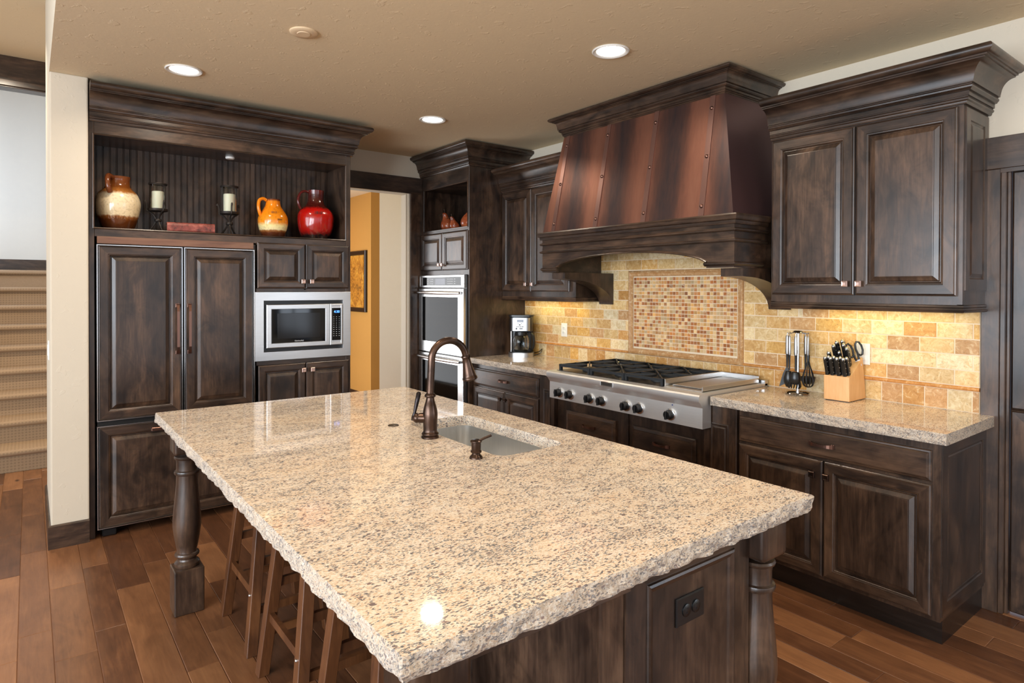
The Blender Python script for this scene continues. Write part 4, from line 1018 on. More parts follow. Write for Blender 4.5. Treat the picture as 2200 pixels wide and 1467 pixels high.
# ------------------------------------------------------------------ gas cooktop
KY0, KY1, KXf, KXb = 2.070, 3.335, 2.905, 3.555
ck = thing('gas_cooktop', 'wide stainless gas rangetop with black grates and griddle', 'cooktop', (3.23, 2.70, .74))
bm = bmesh.new(); a_ = [(KXf, .738), (KXf, .852), (KXf-.022, .882), (KXf-.030, .886), (KXf-.033, .892), (KXf-.033, .918), (KXf-.026, .926), (KXf-.012, .930), (2.982, .930), (2.982, .738)]
l_ = [bm.verts.new((x, KY0, z)) for x, z in a_]; r_ = [bm.verts.new((x, KY1, z)) for x, z in a_]; m = len(a_)
bm.faces.new(l_); bm.faces.new(list(reversed(r_)))
for q in range(m): bm.faces.new((l_[q], l_[(q+1) % m], r_[(q+1) % m], r_[q]))
box(bm, 2.981, KXb, KY0, KY1, .866, .930)
new_obj('steel_body', bm, steel('cooktop_steel', 'y', .86, .52, (1, .99, .97)), ck, smooth=True, angle=30)
bm = B(KXb-.03, KXb+.008, KY0+.0, KY1-.0, .915, .952, .003); new_obj('rear_trim', bm, STEELY, ck)
FKn = Frame('X', KXf)
for u in (3.226, 3.118, 2.932, 2.822, 2.617, 2.514, 2.283):
    v = .787; Mx = Matrix.Translation(FKn(u, v, 0)) @ Vector((-1, 0, 0)).to_track_quat('Z', 'Y').to_matrix().to_4x4()
    bm = bmesh.new(); lathe(bm, [(.036, 0), (.0355, .006), (.033, .011), (.0315, .012)], seg=36); bmesh.ops.transform(bm, matrix=Mx, verts=bm.verts); kb = new_obj('knob_bezel', bm, STEELZ, ck, smooth=True)
    bm = bmesh.new(); lathe(bm, [(.0275, .012), (.0275, .020), (.0245, .024), (.0235, .040), (.021, .043), (0, .043)], seg=32); bmesh.ops.transform(bm, matrix=Mx, verts=bm.verts)
    fbox(bm, FKn, u-.0065, u+.0065, v-.025, v+.025, .030, .055, .003); new_obj('knob', bm, BLACKP, kb, smooth=True, angle=35)
bm = bmesh.new()
Fn = Frame('X', KXf-.033); rings(bm, Fn, 2.700, 2.806, .888, .920, [(0, 0), (0, .004), (.002, .006), (.004, .005)], mh=0, cap_first=True); bd = new_obj('name_badge', bm, STEELX, ck)
bm = bmesh.new(); fbox(bm, Fn, 2.706, 2.800, .893, .915, .005, .0056); new_obj('badge_plate', bm, simple('badge_grey', lin(92, 88, 84), .35, .7), bd)
text_mesh('KitchenAid', .0155, .0006, lambda x, y, z: Fn(2.753-x, .9045+y, .0056+z), 'lettering', simple('lettering_dark', lin(30, 28, 27), .4), bd)
bm = bmesh.new(); lathe(bm, [(.004, 0), (.004, .002), (0, .003)], seg=12); bmesh.ops.transform(bm, matrix=Matrix.Translation(FKn(2.272, .842, 0)) @ Vector((-1, 0, 0)).to_track_quat('Z', 'Y').to_matrix().to_4x4(), verts=bm.verts); new_obj('indicator', bm, simple('blue_mark', lin(30, 60, 130), .4), ck)
# burners and grates
GX0, GX1, GY0, GY1 = 2.945, 3.515, 2.372, 3.285
bm = B(GX0-.01, GX1+.01, GY0-.003, GY1+.01, .930, .933); new_obj('burner_pan', bm, simple('pan_enamel', lin(30, 30, 32), .3), ck)
gw = (GY1-GY0)/3
for i in range(3):
    y0 = GY0+gw*i+.002; y1 = GY0+gw*(i+1)-.002; yc = (y0+y1)/2
    for xc in (GX0+.15, GX1-.14):
        bm = bmesh.new(); lathe(bm, [(.050, .933), (.048, .942), (.036, .944), (.036, .950), (.030, .953), (0, .954)], xc, yc, 28); new_obj('burner', bm, IRON, ck, smooth=True)
    bm = bmesh.new(); zt_, b_ = .974, .0055
    def bar(x0, y0_, x1, y1_, z0=.958, z1=zt_, hw=b_):
        p, q = Vector((x0, y0_, 0)), Vector((x1, y1_, 0)); d_ = (q-p).normalized(); s = Vector((-d_.y, d_.x, 0))*hw
        v = [bm.verts.new(c+Vector((0, 0, z))) for z in (z0, z1) for c in (p-s, p+s, q+s, q-s)]
        for f in ((3, 2, 1, 0), (4, 5, 6, 7), (0, 1, 5, 4), (1, 2, 6, 5), (2, 3, 7, 6), (3, 0, 4, 7)): bm.faces.new([v[j] for j in f])
    for yy in (y0+.006, y1-.006): bar(GX0, yy, GX1, yy)
    for xx in (GX0+.006, (GX0+GX1)/2, GX1-.006): bar(xx, y0, xx, y1)
    for xc in (GX0+.15, GX1-.14):
        for k_ in range(8):
            a = 2*PI*k_/8; R1 = .026; dx, dy = math.cos(a), math.sin(a)
            tx = ((xc-GX0-.006) if dx < 0 else ((GX0+GX1)/2-xc if xc < 3.2 else GX1-xc)) if True else 0
            if xc > 3.2 and dx < 0: tx = xc-(GX0+GX1)/2
            L = min(abs(tx/dx) if abs(dx) > .01 else 9, abs(((y1-y0)/2-.006)/dy) if abs(dy) > .01 else 9)
            bar(xc+dx*R1, yc+dy*R1, xc+dx*L, yc+dy*L, .962, .976, .0045)
    for xx in (GX0+.01, GX1-.01):
        for yy in (y0+.01, y1-.01): box(bm, xx-.009, xx+.009, yy-.009, yy+.009, .933, .968)
    new_obj('grate', bm, IRON, ck)
# griddle well
gx0, gx1, gy0, gy1 = 2.945, 3.515, 2.100, 2.362
bm = bmesh.new()
for a in ((gx0, gx1, gy1-.006, gy1, .931, .975), (gx0, gx1, gy0, gy0+.006, .931, .962), (gx1-.008, gx1, gy0, gy1, .931, .975)): box(bm, *a, .0015)
box(bm, gx0, gx1, gy0, gy1, .931, .936)
gr = new_obj('griddle_tray', bm, STEELX, ck)
bm = B(gx0+.05, gx1-.02, gy0+.02, gy1-.02, .937, .945, .002); new_obj('griddle_plate', bm, steel('griddle_plate', 'x', .42, .35, (1, .95, .9)), gr)

# ------------------------------------------------------------------ tile backsplash
rt = random.Random(11)
TC = [(236, 206, 154), (226, 184, 122), (240, 218, 174), (216, 164, 98), (230, 196, 138), (238, 210, 160), (222, 178, 114), (230, 184, 110), (242, 224, 186), (212, 168, 118), (236, 202, 146)]
def tcol(dark=0.0):
    c = rt.choice(TC); j = rt.uniform(.92, 1.05)*(1-dark); return tuple(min(255, v*j) for v in c)
def add_tile(bm, cl, y0, y1, z0, z1, col, w0=.001, w1=.0085, e=.0018):
    lo = [bm.verts.new((XW-w0, y, z)) for y, z in ((y0, z0), (y1, z0), (y1, z1), (y0, z1))]; hi = [bm.verts.new((XW-w1, y, z)) for y, z in ((y0+e, z0+e), (y1-e, z0+e), (y1-e, z1-e), (y0+e, z1-e))]
    c = lin(*col)
    for f in [bm.faces.new(hi)]+[bm.faces.new((lo[k_], lo[(k_+1) % 4], hi[(k_+1) % 4], hi[k_])) for k_ in range(4)]:
        for l in f.loops: l[cl] = c
bs = thing('tile_backsplash', 'travertine tile backsplash with mosaic panel above the cooktop', 'backsplash', (XW-.004, 2.72, CT))
bm = bmesh.new(); box(bm, XW-.0055, XW-.0005, 1.002, 4.45, .9145, 1.3985); box(bm, XW-.0055, XW-.0005, 1.885, 3.505, 1.3985, 1.80); new_obj('grout_bed', bm, GROUT, bs)
MY0, MY1, MZ0, MZ1 = 2.243, 3.199, 1.018, 1.636
bm = bmesh.new(); cl = bm.loops.layers.float_color.new('Col'); y = 4.449                      # bottom course of squarish tiles
while y > 1.0:
    y0 = max(y-.1005, 1.001)
    if y-y0 > .02: add_tile(bm, cl, y0+.0015, y-.0015, .9165, 1.0155, tcol(.06 if rt.random() < .6 else 0))
    y = y0
    if y <= 1.0015: break
z = 1.0375; row = 0
while z < 1.79:
    z1 = z+.0755; off = (row % 2)*.076; y = 4.449+off-.152*0
    k_ = 0; y = 4.449 + off
    while y > 1.0:
        a, b = y-.152, min(y, 4.449); y -= .152
        a = max(a, 1.001)
        segs = [(a, b)]
        if z1 > MZ0 and z < MZ1:                                # leave out the mosaic panel
            segs = []
            if b > MY1: segs.append((max(a, MY1), b))
            if a < MY0: segs.append((a, min(b, MY0)))
        if z1 > 1.398: segs = [(s, e_, 1.398) for s, e_ in segs if z < 1.36] + [(max(s, 1.89), min(e_, 3.50), 9) for s, e_ in segs]
        segs = [(q[0], q[1], q[2] if len(q) > 2 else 9) for q in segs]
        for s, e_, lim in segs:
            if e_-s < .012: continue
            if lim < 9:
                for s2, e2 in ((s, min(e_, 1.885)), (max(s, 3.505), e_)):
                    if e2-s2 > .012: add_tile(bm, cl, s2+.0016, e2-.0016, z+.0016, lim, tcol())
                continue
            z1_, z_ = min(z1, 1.80), z
            if z < MZ1 < z1 and s < MY1 and e_ > MY0: z_ = MZ1
            add_tile(bm, cl, s+.0016, e_-.0016, z_+.0016, z1_-.0016, tcol())
        if z < MZ1 < z1 and a < MY1 and b > MY0:
            s, e_ = max(a, MY0), min(b, MY1)
            if e_-s > .012: add_tile(bm, cl, s+.0016, e_-.0016, MZ1+.0016, z1-.0016, tcol())
    z = z1; row += 1
new_obj('field_tiles', bm, TILE, bs, recalc=False)
bm = bmesh.new(); cl = bm.loops.layers.float_color.new('Col')
MC = [(212, 152, 90), (196, 126, 66), (222, 178, 122), (180, 110, 58), (226, 190, 138), (214, 170, 118), (164, 104, 62), (222, 168, 100), (214, 182, 136), (200, 136, 82), (220, 176, 116)]
nY, nZ = 34, 20; pY = (3.152-2.290)/nY; pZ = (1.587-1.072)/nZ
for i in range(nY):
    for j in range(nZ):
        c = rt.choice(MC); q = rt.uniform(.85, 1.08); c = tuple(min(250, v*q) for v in c)
        add_tile(bm, cl, 2.290+i*pY+.0017, 2.290+(i+1)*pY-.0017, 1.072+j*pZ+.0017, 1.072+(j+1)*pZ-.0017, c, .004, .0085, .0008)
new_obj('mosaic_panel', bm, MOSAIC, bs, recalc=False)['label'] = 'small square mosaic tiles'
bm = bmesh.new(); cl = bm.loops.layers.float_color.new('Col')   # chair-rail frame around the mosaic, mitred
pf = [(0, .001), (0, .014), (.006, .022), (.014, .024), (.018, .020), (.022, .016), (.030, .015), (.040, .013), (.043, .008)]; prev = None
for ins, w_ in pf:
    r = [bm.verts.new((XW-w_, y, z)) for y, z in ((MY0+ins, MZ0+ins), (MY1-ins, MZ0+ins), (MY1-ins, MZ1-ins), (MY0+ins, MZ1-ins))]
    if prev:
        for k_ in range(4):
            f = bm.faces.new((prev[k_], prev[(k_+1) % 4], r[(k_+1) % 4], r[k_]))
            for l in f.loops: l[cl] = lin(200, 156, 108)
    prev = r
new_obj('mosaic_frame', bm, PENCIL, bs, smooth=True, angle=40)
def pencil(ya_, yb2):
    bm = bmesh.new(); cl = bm.loops.layers.float_color.new('Col')
    tube(bm, [(XW-.009, ya_, 1.0268), (XW-.009, yb2, 1.0268)], .0095, 14)
    for f in bm.faces:
        for l in f.loops: l[cl] = lin(206, 146, 82)
    new_obj('pencil_trim', bm, PENCIL, bs, smooth=True)
pencil(1.001, MY0-.001); pencil(MY1+.001, 4.448)

# ------------------------------------------------------------------ ceiling lamps
for (x, y), lb_ in zip(CANS, ('lit recessed ceiling light nearest the refrigerator', 'lit recessed ceiling light in front of the range hood', 'lit recessed ceiling light in front of the oven tower')):
    t = thing('recessed_light', lb_, 'ceiling light', (x, y, HC), 'recessed ceiling lights')
    bm = bmesh.new(); lathe(bm, [(.074, HC-.0005), (.095, HC-.0005), (.097, HC-.004), (.092, HC-.008), (.080, HC-.006), (.074, HC-.002)], x, y, 48, caps=False); new_obj('trim_ring', bm, WHITEP, t, smooth=True)
    bm = bmesh.new(); lathe(bm, [(.0, HC-.0012), (.078, HC-.0012), (.078, HC-.0005), (0, HC-.0005)], x, y, 40, caps=False); new_obj('lens', bm, LAMPLENS, t)
bm = bmesh.new(); lathe(bm, [(.0, HC-.012), (.030, HC-.012), (.032, HC-.009), (.060, HC-.009), (.066, HC-.005), (.066, HC-.0002), (0, HC-.0002)], 1.056, 3.026, 48, caps=False)
tag(new_obj('ceiling_cover', bm, simple('cover_cream', lin(222, 196, 160), .6), smooth=True, angle=35), 'plain round cream cover plate on the ceiling', 'ceiling cover')

# ------------------------------------------------------------------ niche pieces
def jug(x, y, z, prof, mat, name, label, hpts, hr, txt=None, flat=None, tm=None):
    t = thing(name, label, 'jug', (0, 0, 0))
    bm = bmesh.new(); P = smoothprof(prof, 5); rin = [(max(r-.007, .001), zz) for r, zz in reversed(P) if zz > prof[-1][1]-.06]
    lathe(bm, P+rin+[(0, rin[-1][1])], 0, 0, 48); 
    for v in bm.verts:
        v.co += Vector((noise.noise(v.co*14), noise.noise(v.co*14+Vector((5, 5, 5))), 0))*.0035
    bd_ = new_obj('pottery_body', bm, mat, t, smooth=True, angle=60)
    bm = bmesh.new(); hp = smoothprof(hpts, 6); tube(bm, hp, hr, 14, flat=flat); new_obj('handle', bm, mat if not tm else tm, t, smooth=True)
    t.location = (x, y, z+.001); return t, P
def curved_text(body, size, R, zc, a0, mat, parent):
    o = text_mesh(body, size, .0012, lambda x, y, z: Vector(((R+z)*math.sin(a0+x/R), -(R+z)*math.cos(a0+x/R), zc+y)), 'lettering', mat, parent)
    o.location += parent.location
JM1 = jug_mat('cream_glaze_jug', [(0, lin(52, 26, 14)), (.20, lin(96, 48, 18)), (.25, lin(150, 92, 44)), (.28, lin(222, 200, 160)), (.66, lin(232, 214, 178)), (.71, lin(170, 110, 52)), (.80, lin(120, 66, 26)), (1, lin(112, 58, 24))], 0, .345, .14)
JH1 = simple('brown_glaze', lin(108, 58, 30), .18)
j1, P1 = jug(.447, 4.66, NZ0, [(.078, 0), (.088, .012), (.106, .07), (.121, .135), (.123, .185), (.108, .235), (.080, .268), (.066, .290), (.063, .320), (.066, .338), (.068, .345)], JM1, 'ceramic_jug', 'cream jug with brown glazed neck and base at left end of niche',
    [(-.036, -.052, .335), (-.058, -.085, .338), (-.066, -.112, .31), (-.062, -.118, .265), (-.052, -.105, .235)], .015, tm=JH1)
curved_text('LOT 12', .030, .118, .082, -.15, simple('incised_brown', lin(120, 78, 46), .5), j1)
JM2 = jug_mat('orange_glaze_jug', [(0, lin(40, 20, 14)), (.15, lin(86, 42, 22)), (.20, lin(150, 96, 50)), (.23, lin(232, 214, 160)), (.32, lin(236, 216, 150)), (.40, lin(232, 140, 24)), (.93, lin(230, 128, 16)), (.98, lin(96, 40, 16)), (1, lin(80, 34, 16))], 0, .288, .09)
JH2 = simple('orange_glaze', lin(230, 130, 18), .16)
j2, P2 = jug(1.402, 4.66, NZ0, [(.066, 0), (.076, .012), (.094, .07), (.103, .125), (.098, .165), (.074, .205), (.056, .235), (.050, .262), (.048, .288)], JM2, 'ceramic_jug', 'orange jug with brown speckled base between candle holder and red jug',
    [(-.050, -.01, .277), (-.075, -.015, .286), (-.102, -.02, .270), (-.108, -.022, .225), (-.100, -.02, .185), (-.092, -.015, .165)], .0115, tm=JH2)
ink = simple('incised_black', lin(40, 22, 14), .5)
curved_text('1810', .021, .0960, .185, -.25, ink, j2); curved_text('1810', .017, .1065, .135, .12, ink, j2)
JM3 = jug_mat('red_glaze_jug', [(0, lin(20, 16, 16)), (.10, lin(28, 18, 18)), (.19, lin(150, 16, 12)), (.60, lin(176, 14, 10)), (.66, lin(70, 18, 14)), (.90, lin(62, 16, 14)), (1, lin(96, 24, 16))], 0, .378, .16)
JH3 = simple('dark_red_glaze', lin(84, 26, 24), .15)
j3, P3 = jug(1.712, 4.65, NZ0, [(.082, 0), (.095, .015), (.119, .075), (.131, .140), (.129, .195), (.105, .238), (.072, .268), (.058, .300), (.056, .345), (.060, .378)], JM3, 'ceramic_jug', 'large red jug with dark neck at right end of niche',
    [(-.052, -.01, .360), (-.085, -.015, .366), (-.120, -.02, .350), (-.140, -.025, .305), (-.136, -.025, .265), (-.122, -.02, .235)], .0095, tm=JH3)
curved_text('1810', .030, .1335, .200, -.22, ink, j3)

def candle_holder(x, y, z, sc_, rot, label):
    t = thing('candle_holder', label, 'candle holder', (0, 0, 0), 'candle holders in the niche')
    for k_ in range(3):
        a = 2*PI*k_/3+rot; dx, dy = math.cos(a), math.sin(a); bm = bmesh.new()
        pts = smoothprof([(.085*dx, .085*dy, .004), (.062*dx, .062*dy, .008), (.030*dx, .030*dy, .045), (.012*dx, .012*dy, .085), (.022*dx, .022*dy, .120), (.050*dx, .050*dy, .145), (.064*dx, .064*dy, .152), (.066*dx, .066*dy, .185), (.074*dx, .074*dy, .215), (.080*dx, .080*dy, .213), (.078*dx, .078*dy, .205)], 4)
        tube(bm, pts, .0055, 8); new_obj('leg', bm, WROUGHT, t, smooth=True)
    bm = bmesh.new(); lathe(bm, [(.019, .078), (.022, .082), (.022, .094), (.019, .098)], 0, 0, 20); new_obj('collar', bm, WROUGHT, t, smooth=True)
    bm = bmesh.new(); lathe(bm, [(.0, .150), (.058, .150), (.060, .153), (.060, .166), (.057, .166), (.057, .156), (0, .156)], 0, 0, 32, caps=False); new_obj('tray', bm, WROUGHT, t, smooth=True, angle=35)
    bm = bmesh.new(); lathe(bm, [(.050, .157), (.050, .330), (.0485, .330), (.0485, .157)], 0, 0, 32, caps=False); bm.faces.ensure_lookup_table(); new_obj('glass_cylinder', bm, GLASS, t, smooth=True, angle=50)
    bm = bmesh.new(); lathe(bm, [(.046, .328), (.056, .328), (.058, .333), (.056, .338), (.047, .338)], 0, 0, 32, caps=False); new_obj('rim', bm, WROUGHT, t, smooth=True)
    bm = bmesh.new(); lathe(bm, [(.0, .157), (.036, .157), (.037, .160), (.037, .280), (.034, .284), (0, .281)], 0, 0, 32, caps=False); new_obj('candle', bm, WAX, t, smooth=True, angle=35)
    for c in t.children:
        c.scale = (sc_,)*3; c.location = Vector(c.location)*sc_
    t.location = (x, y, z+.0035)
candle_holder(.668, 4.66, NZ0, .96, -1.2, 'black iron candle holder between cream jug and copper book')
candle_holder(1.105, 4.66, NZ0, 1.04, .5, 'black iron candle holder between copper book and orange jug')
bk = thing('book_box', 'reddish copper coloured book lying on the niche shelf', 'book', (0, 0, 0))
mt = NT('worn_red_leather'); v_ = mt.coords((1, 1, 1)); n_ = mt.noise(v_, 30, 5, .7); mt.l(mt.ramp(n_.outputs[0], [(.35, lin(70, 34, 28)), (.55, lin(130, 62, 52)), (.7, lin(160, 92, 78))]).outputs[0], mt.b.inputs['Base Color']); mt.set(rough=.35); LEATH = mt.m
bm = bmesh.new(); pf = [(-.085, .0), (.070, 0), (.078, .006), (.082, .020), (.082, .052), (.078, .066), (.070, .072), (-.085, .072), (-.085, .067), (.068, .067), (.074, .062), (.074, .010), (.068, .005), (-.085, .005)]
a = [bm.verts.new((-.140, -y, z)) for y, z in pf]; b = [bm.verts.new((.140, -y, z)) for y, z in pf]; m = len(pf); bm.faces.new(a); bm.faces.new(b)
for q in range(m): bm.faces.new((a[q], a[(q+1) % m], b[(q+1) % m], b[q]))
new_obj('cover', bm, LEATH, bk)
bm = B(-.132, .132, -.068, .078, .006, .066, .001); new_obj('pages', bm, simple('page_block', lin(120, 76, 56), .7), bk)
bk.location = (.852, 4.62, NZ0+.001); bk.rotation_euler = (0, 0, math.radians(-6))
bm = bmesh.new(); lathe(bm, [(.0, NZ1-.014), (.026, NZ1-.014), (.030, NZ1-.010), (.030, NZ1-.0005), (0, NZ1-.0005)], 1.12, 4.70, 24, caps=False)
tag(new_obj('puck_light', bm, WHITEP, smooth=True, angle=35), 'small white puck light under the niche top', 'light')

# pears in the tower niche
PEARM = NT('red_brown_pear'); v_ = PEARM.coords((1, 1, 1)); n_ = PEARM.noise(v_, 18, 5, .6); PEARM.l(PEARM.ramp(n_.outputs[0], [(.35, lin(104, 44, 24)), (.6, lin(150, 76, 44)), (.75, lin(176, 106, 66))]).outputs[0], PEARM.b.inputs['Base Color']); PEARM.set(rough=.25); PEARM = PEARM.m
LEAFM = simple('dark_leaf', lin(66, 58, 48), .4, .3)
def pear(x, y, z, s, tilt, label):
    t = thing('decorative_pear', label, 'pear', (0, 0, 0), 'pears in the tower niche')
    bm = bmesh.new(); P = smoothprof([(.0, .004), (.030, .0), (.055, .016), (.068, .045), (.064, .078), (.046, .110), (.030, .140), (.024, .165), (.014, .180), (.0, .180)], 4)
    lathe(bm, P, 0, 0, 28, caps=False)
    for v in bm.verts: v.co.x += tilt*v.co.z**2*2.2
    new_obj('pear_body', bm, PEARM, t, smooth=True, angle=180)
    tx = tilt*.18**2*2.2
    bm = bmesh.new(); tube(bm, [(tx, 0, .174), (tx+.006, .004, .195), (tx+.004, .012, .215)], [.005, .003, .004], 8); new_obj('stem', bm, LEAFM, t, smooth=True)
    bm = bmesh.new(); L_ = [(0, 0), (.012, .014), (.018, .035), (.014, .058), (0, .080)]
    for k_ in range(len(L_)-1):
        (a0, b0), (a1, b1) = L_[k_], L_[k_+1]
        z_ = lambda b_: .185+.018*math.sin(b_*30)-b_*.5
        vs = [bm.verts.new((tx-b_*.5, q*a_+b_*.65, z_(b_)-.008*abs(q)+dz)) for dz in (0,) for q, a_, b_ in ((-1, a0, b0), (1, a0, b0), (1, a1, b1), (-1, a1, b1))]
        bm.faces.new(vs)
    bmesh.ops.remove_doubles(bm, verts=bm.verts, dist=.0005); bmesh.ops.solidify(bm, geom=bm.faces[:], thickness=.0015); new_obj('leaf', bm, LEAFM, t, smooth=True)
    for c in t.children: c.scale = (s,)*3; c.location = Vector(c.location)*s
    t.location = (x, y, z)
pear(3.14, 5.07, 2.030, 1.0, -.6, 'left brown pear with dark leaf in the tower niche')
pear(3.10, 4.885, 2.030, .70, -.8, 'small middle pear in the tower niche')
pear(3.16, 4.72, 2.030, 1.42, .9, 'tallest pear at the right side of the tower niche')

# ------------------------------------------------------------------ coffee maker
cm = thing('coffee_maker', 'black and steel drip coffee maker with glass carafe in the corner', 'coffee maker', (0, 0, 0))
def rbox(x0, x1, y0, y1, z0, z1, r, name, mat, par=cm, n=5):
    bm = bmesh.new(); a = [bm.verts.new((x, y, z0)) for x, y in rrect(x0, x1, y0, y1, r, n)]; b = [bm.verts.new((x, y, z1)) for x, y in rrect(x0, x1, y0, y1, r, n)]; m = len(a)
    bm.faces.new(list(reversed(a))); bm.faces.new(b)
    for q in range(m): bm.faces.new((a[q], a[(q+1) % m], b[(q+1) % m], b[q]))
    return new_obj(name, bm, mat, par, smooth=True, angle=35)
rbox(-.108, .108, -.120, .120, 0, .038, .075, 'base', steel('coffee_base_steel', 'x', .5, .34))
rbox(-.100, .100, -.112, .112, .038, .044, .07, 'warming_plate', BLACKP)
rbox(-.098, .098, .045, .112, .044, .345, .03, 'water_tank', BLACKP)
rbox(-.098, .098, -.100, .112, .222, .345, .045, 'brew_housing', BLACKP)
rbox(-.108, .108, -.06, .116, .345, .358, .04, 'lid', BLACKP)
ff = rbox(-.084, .084, -.112, -.04, .226, .336, .03, 'steel_front', steel('coffee_steel', 'z', .45, .38))
FC = Frame('Y', -.112)
bm = fbox(bmesh.new(), FC, -.028, .028, .300, .322, 0, .001); new_obj('display', bm, DISPLAY, ff)
bm = bmesh.new()
for bx, bz, r_ in ((-.018, .288, .004), (.012, .288, .004), (-.004, .278, .007), (-.026, .262, .005), (-.010, .262, .005), (.006, .262, .005), (.022, .262, .005), (-.032, .245, .008), (0, .245, .006), (.014, .245, .006)):
    b2 = bmesh.new(); lathe(b2, [(r_, 0), (r_, .0015), (r_*.8, .002)], seg=14); bmesh.ops.transform(b2, matrix=Matrix.Translation((bx, -.112, bz)) @ Vector((0, -1, 0)).to_track_quat('Z', 'Y').to_matrix().to_4x4(), verts=b2.verts)
    new_obj('button', b2, BLACKP, ff)
bm.free()
tube(bm := bmesh.new(), [(-.085, -.04, .044), (-.085, -.04, .226)], .006, 10); new_obj('side_post', bm, STEELZ, cm, smooth=True)
car = rbox(-.02, .02, -.02, .02, .20, .212, .018, 'carafe_lid', BLACKP)
car.location.y = -.025; car.scale = (2.6, 2.6, 1)
bm = bmesh.new(); P = smoothprof([(.050, .046), (.062, .052), (.070, .085), (.072, .13), (.066, .165), (.054, .190), (.052, .200)], 4); lathe(bm, P+[(r-.003, z) for r, z in reversed(P)], 0, -.03, 36, caps=False); new_obj('carafe_glass', bm, GLASS, cm, smooth=True)
bm = bmesh.new(); lathe(bm, [(.0555, .182), (.0565, .184), (.0565, .198), (.0555, .200)], 0, -.03, 36, caps=False); new_obj('carafe_band', bm, BLACKP, cm, smooth=True)
bm = bmesh.new(); tube(bm, smoothprof([(.058, -.045, .200), (.090, -.060, .204), (.112, -.072, .180), (.118, -.076, .120), (.108, -.070, .075), (.078, -.052, .068)], 5), .0085, 10, flat=1.6); new_obj('carafe_handle', bm, BLACKP, cm, smooth=True)
bm = bmesh.new(); tube(bm, smoothprof([(.10, .09, .02), (.15, .07, .035), (.175, .04, .06), (.168, .02, .03), (.12, .03, .006), (.10, -.03, .004)], 5), .003, 6); new_obj('power_cord', bm, BLACKP, cm, smooth=True)
cm.location = (3.395, 4.275, CT); cm.rotation_euler = (0, 0, math.radians(-44))

# ------------------------------------------------------------------ utensil carousel
ux, uy = 3.428, 1.813
us = thing('utensil_stand', 'chrome stand on the right counter with hanging kitchen tools', 'utensil stand', (ux, uy, CT))
bm = bmesh.new(); lathe(bm, [(.056, CT), (.064, CT), (.066, CT+.004), (.063, CT+.009), (.056, CT+.006)], ux, uy, 48, caps=False); r_ = new_obj('base_ring', bm, CHROME, us, smooth=True)
bm = bmesh.new(); tube(bm, [(ux-.06, uy, CT+.004), (ux+.06, uy, CT+.004)], .003, 8); lathe(bm, [(.012, CT+.002), (.012, CT+.008), (.0075, CT+.02), (.0075, CT+.335), (.010, CT+.337), (.010, CT+.342), (.006, CT+.350)], ux, uy, 24); new_obj('pole', bm, CHROME, us, smooth=True)
bm = bmesh.new(); lathe(bm, [(.0, CT+.358), (.022, CT+.356), (.030, CT+.348), (.026, CT+.344), (0, CT+.344)], ux, uy, 28, caps=False)
for k_ in range(6):
    a = k_*PI/3+.3; tube(bm, [(ux+.02*math.cos(a), uy+.02*math.sin(a), CT+.346), (ux+.052*math.cos(a), uy+.052*math.sin(a), CT+.338), (ux+.058*math.cos(a), uy+.058*math.sin(a), CT+.346)], .0022, 6)
new_obj('hook_crown', bm, CHROME, us, smooth=True)
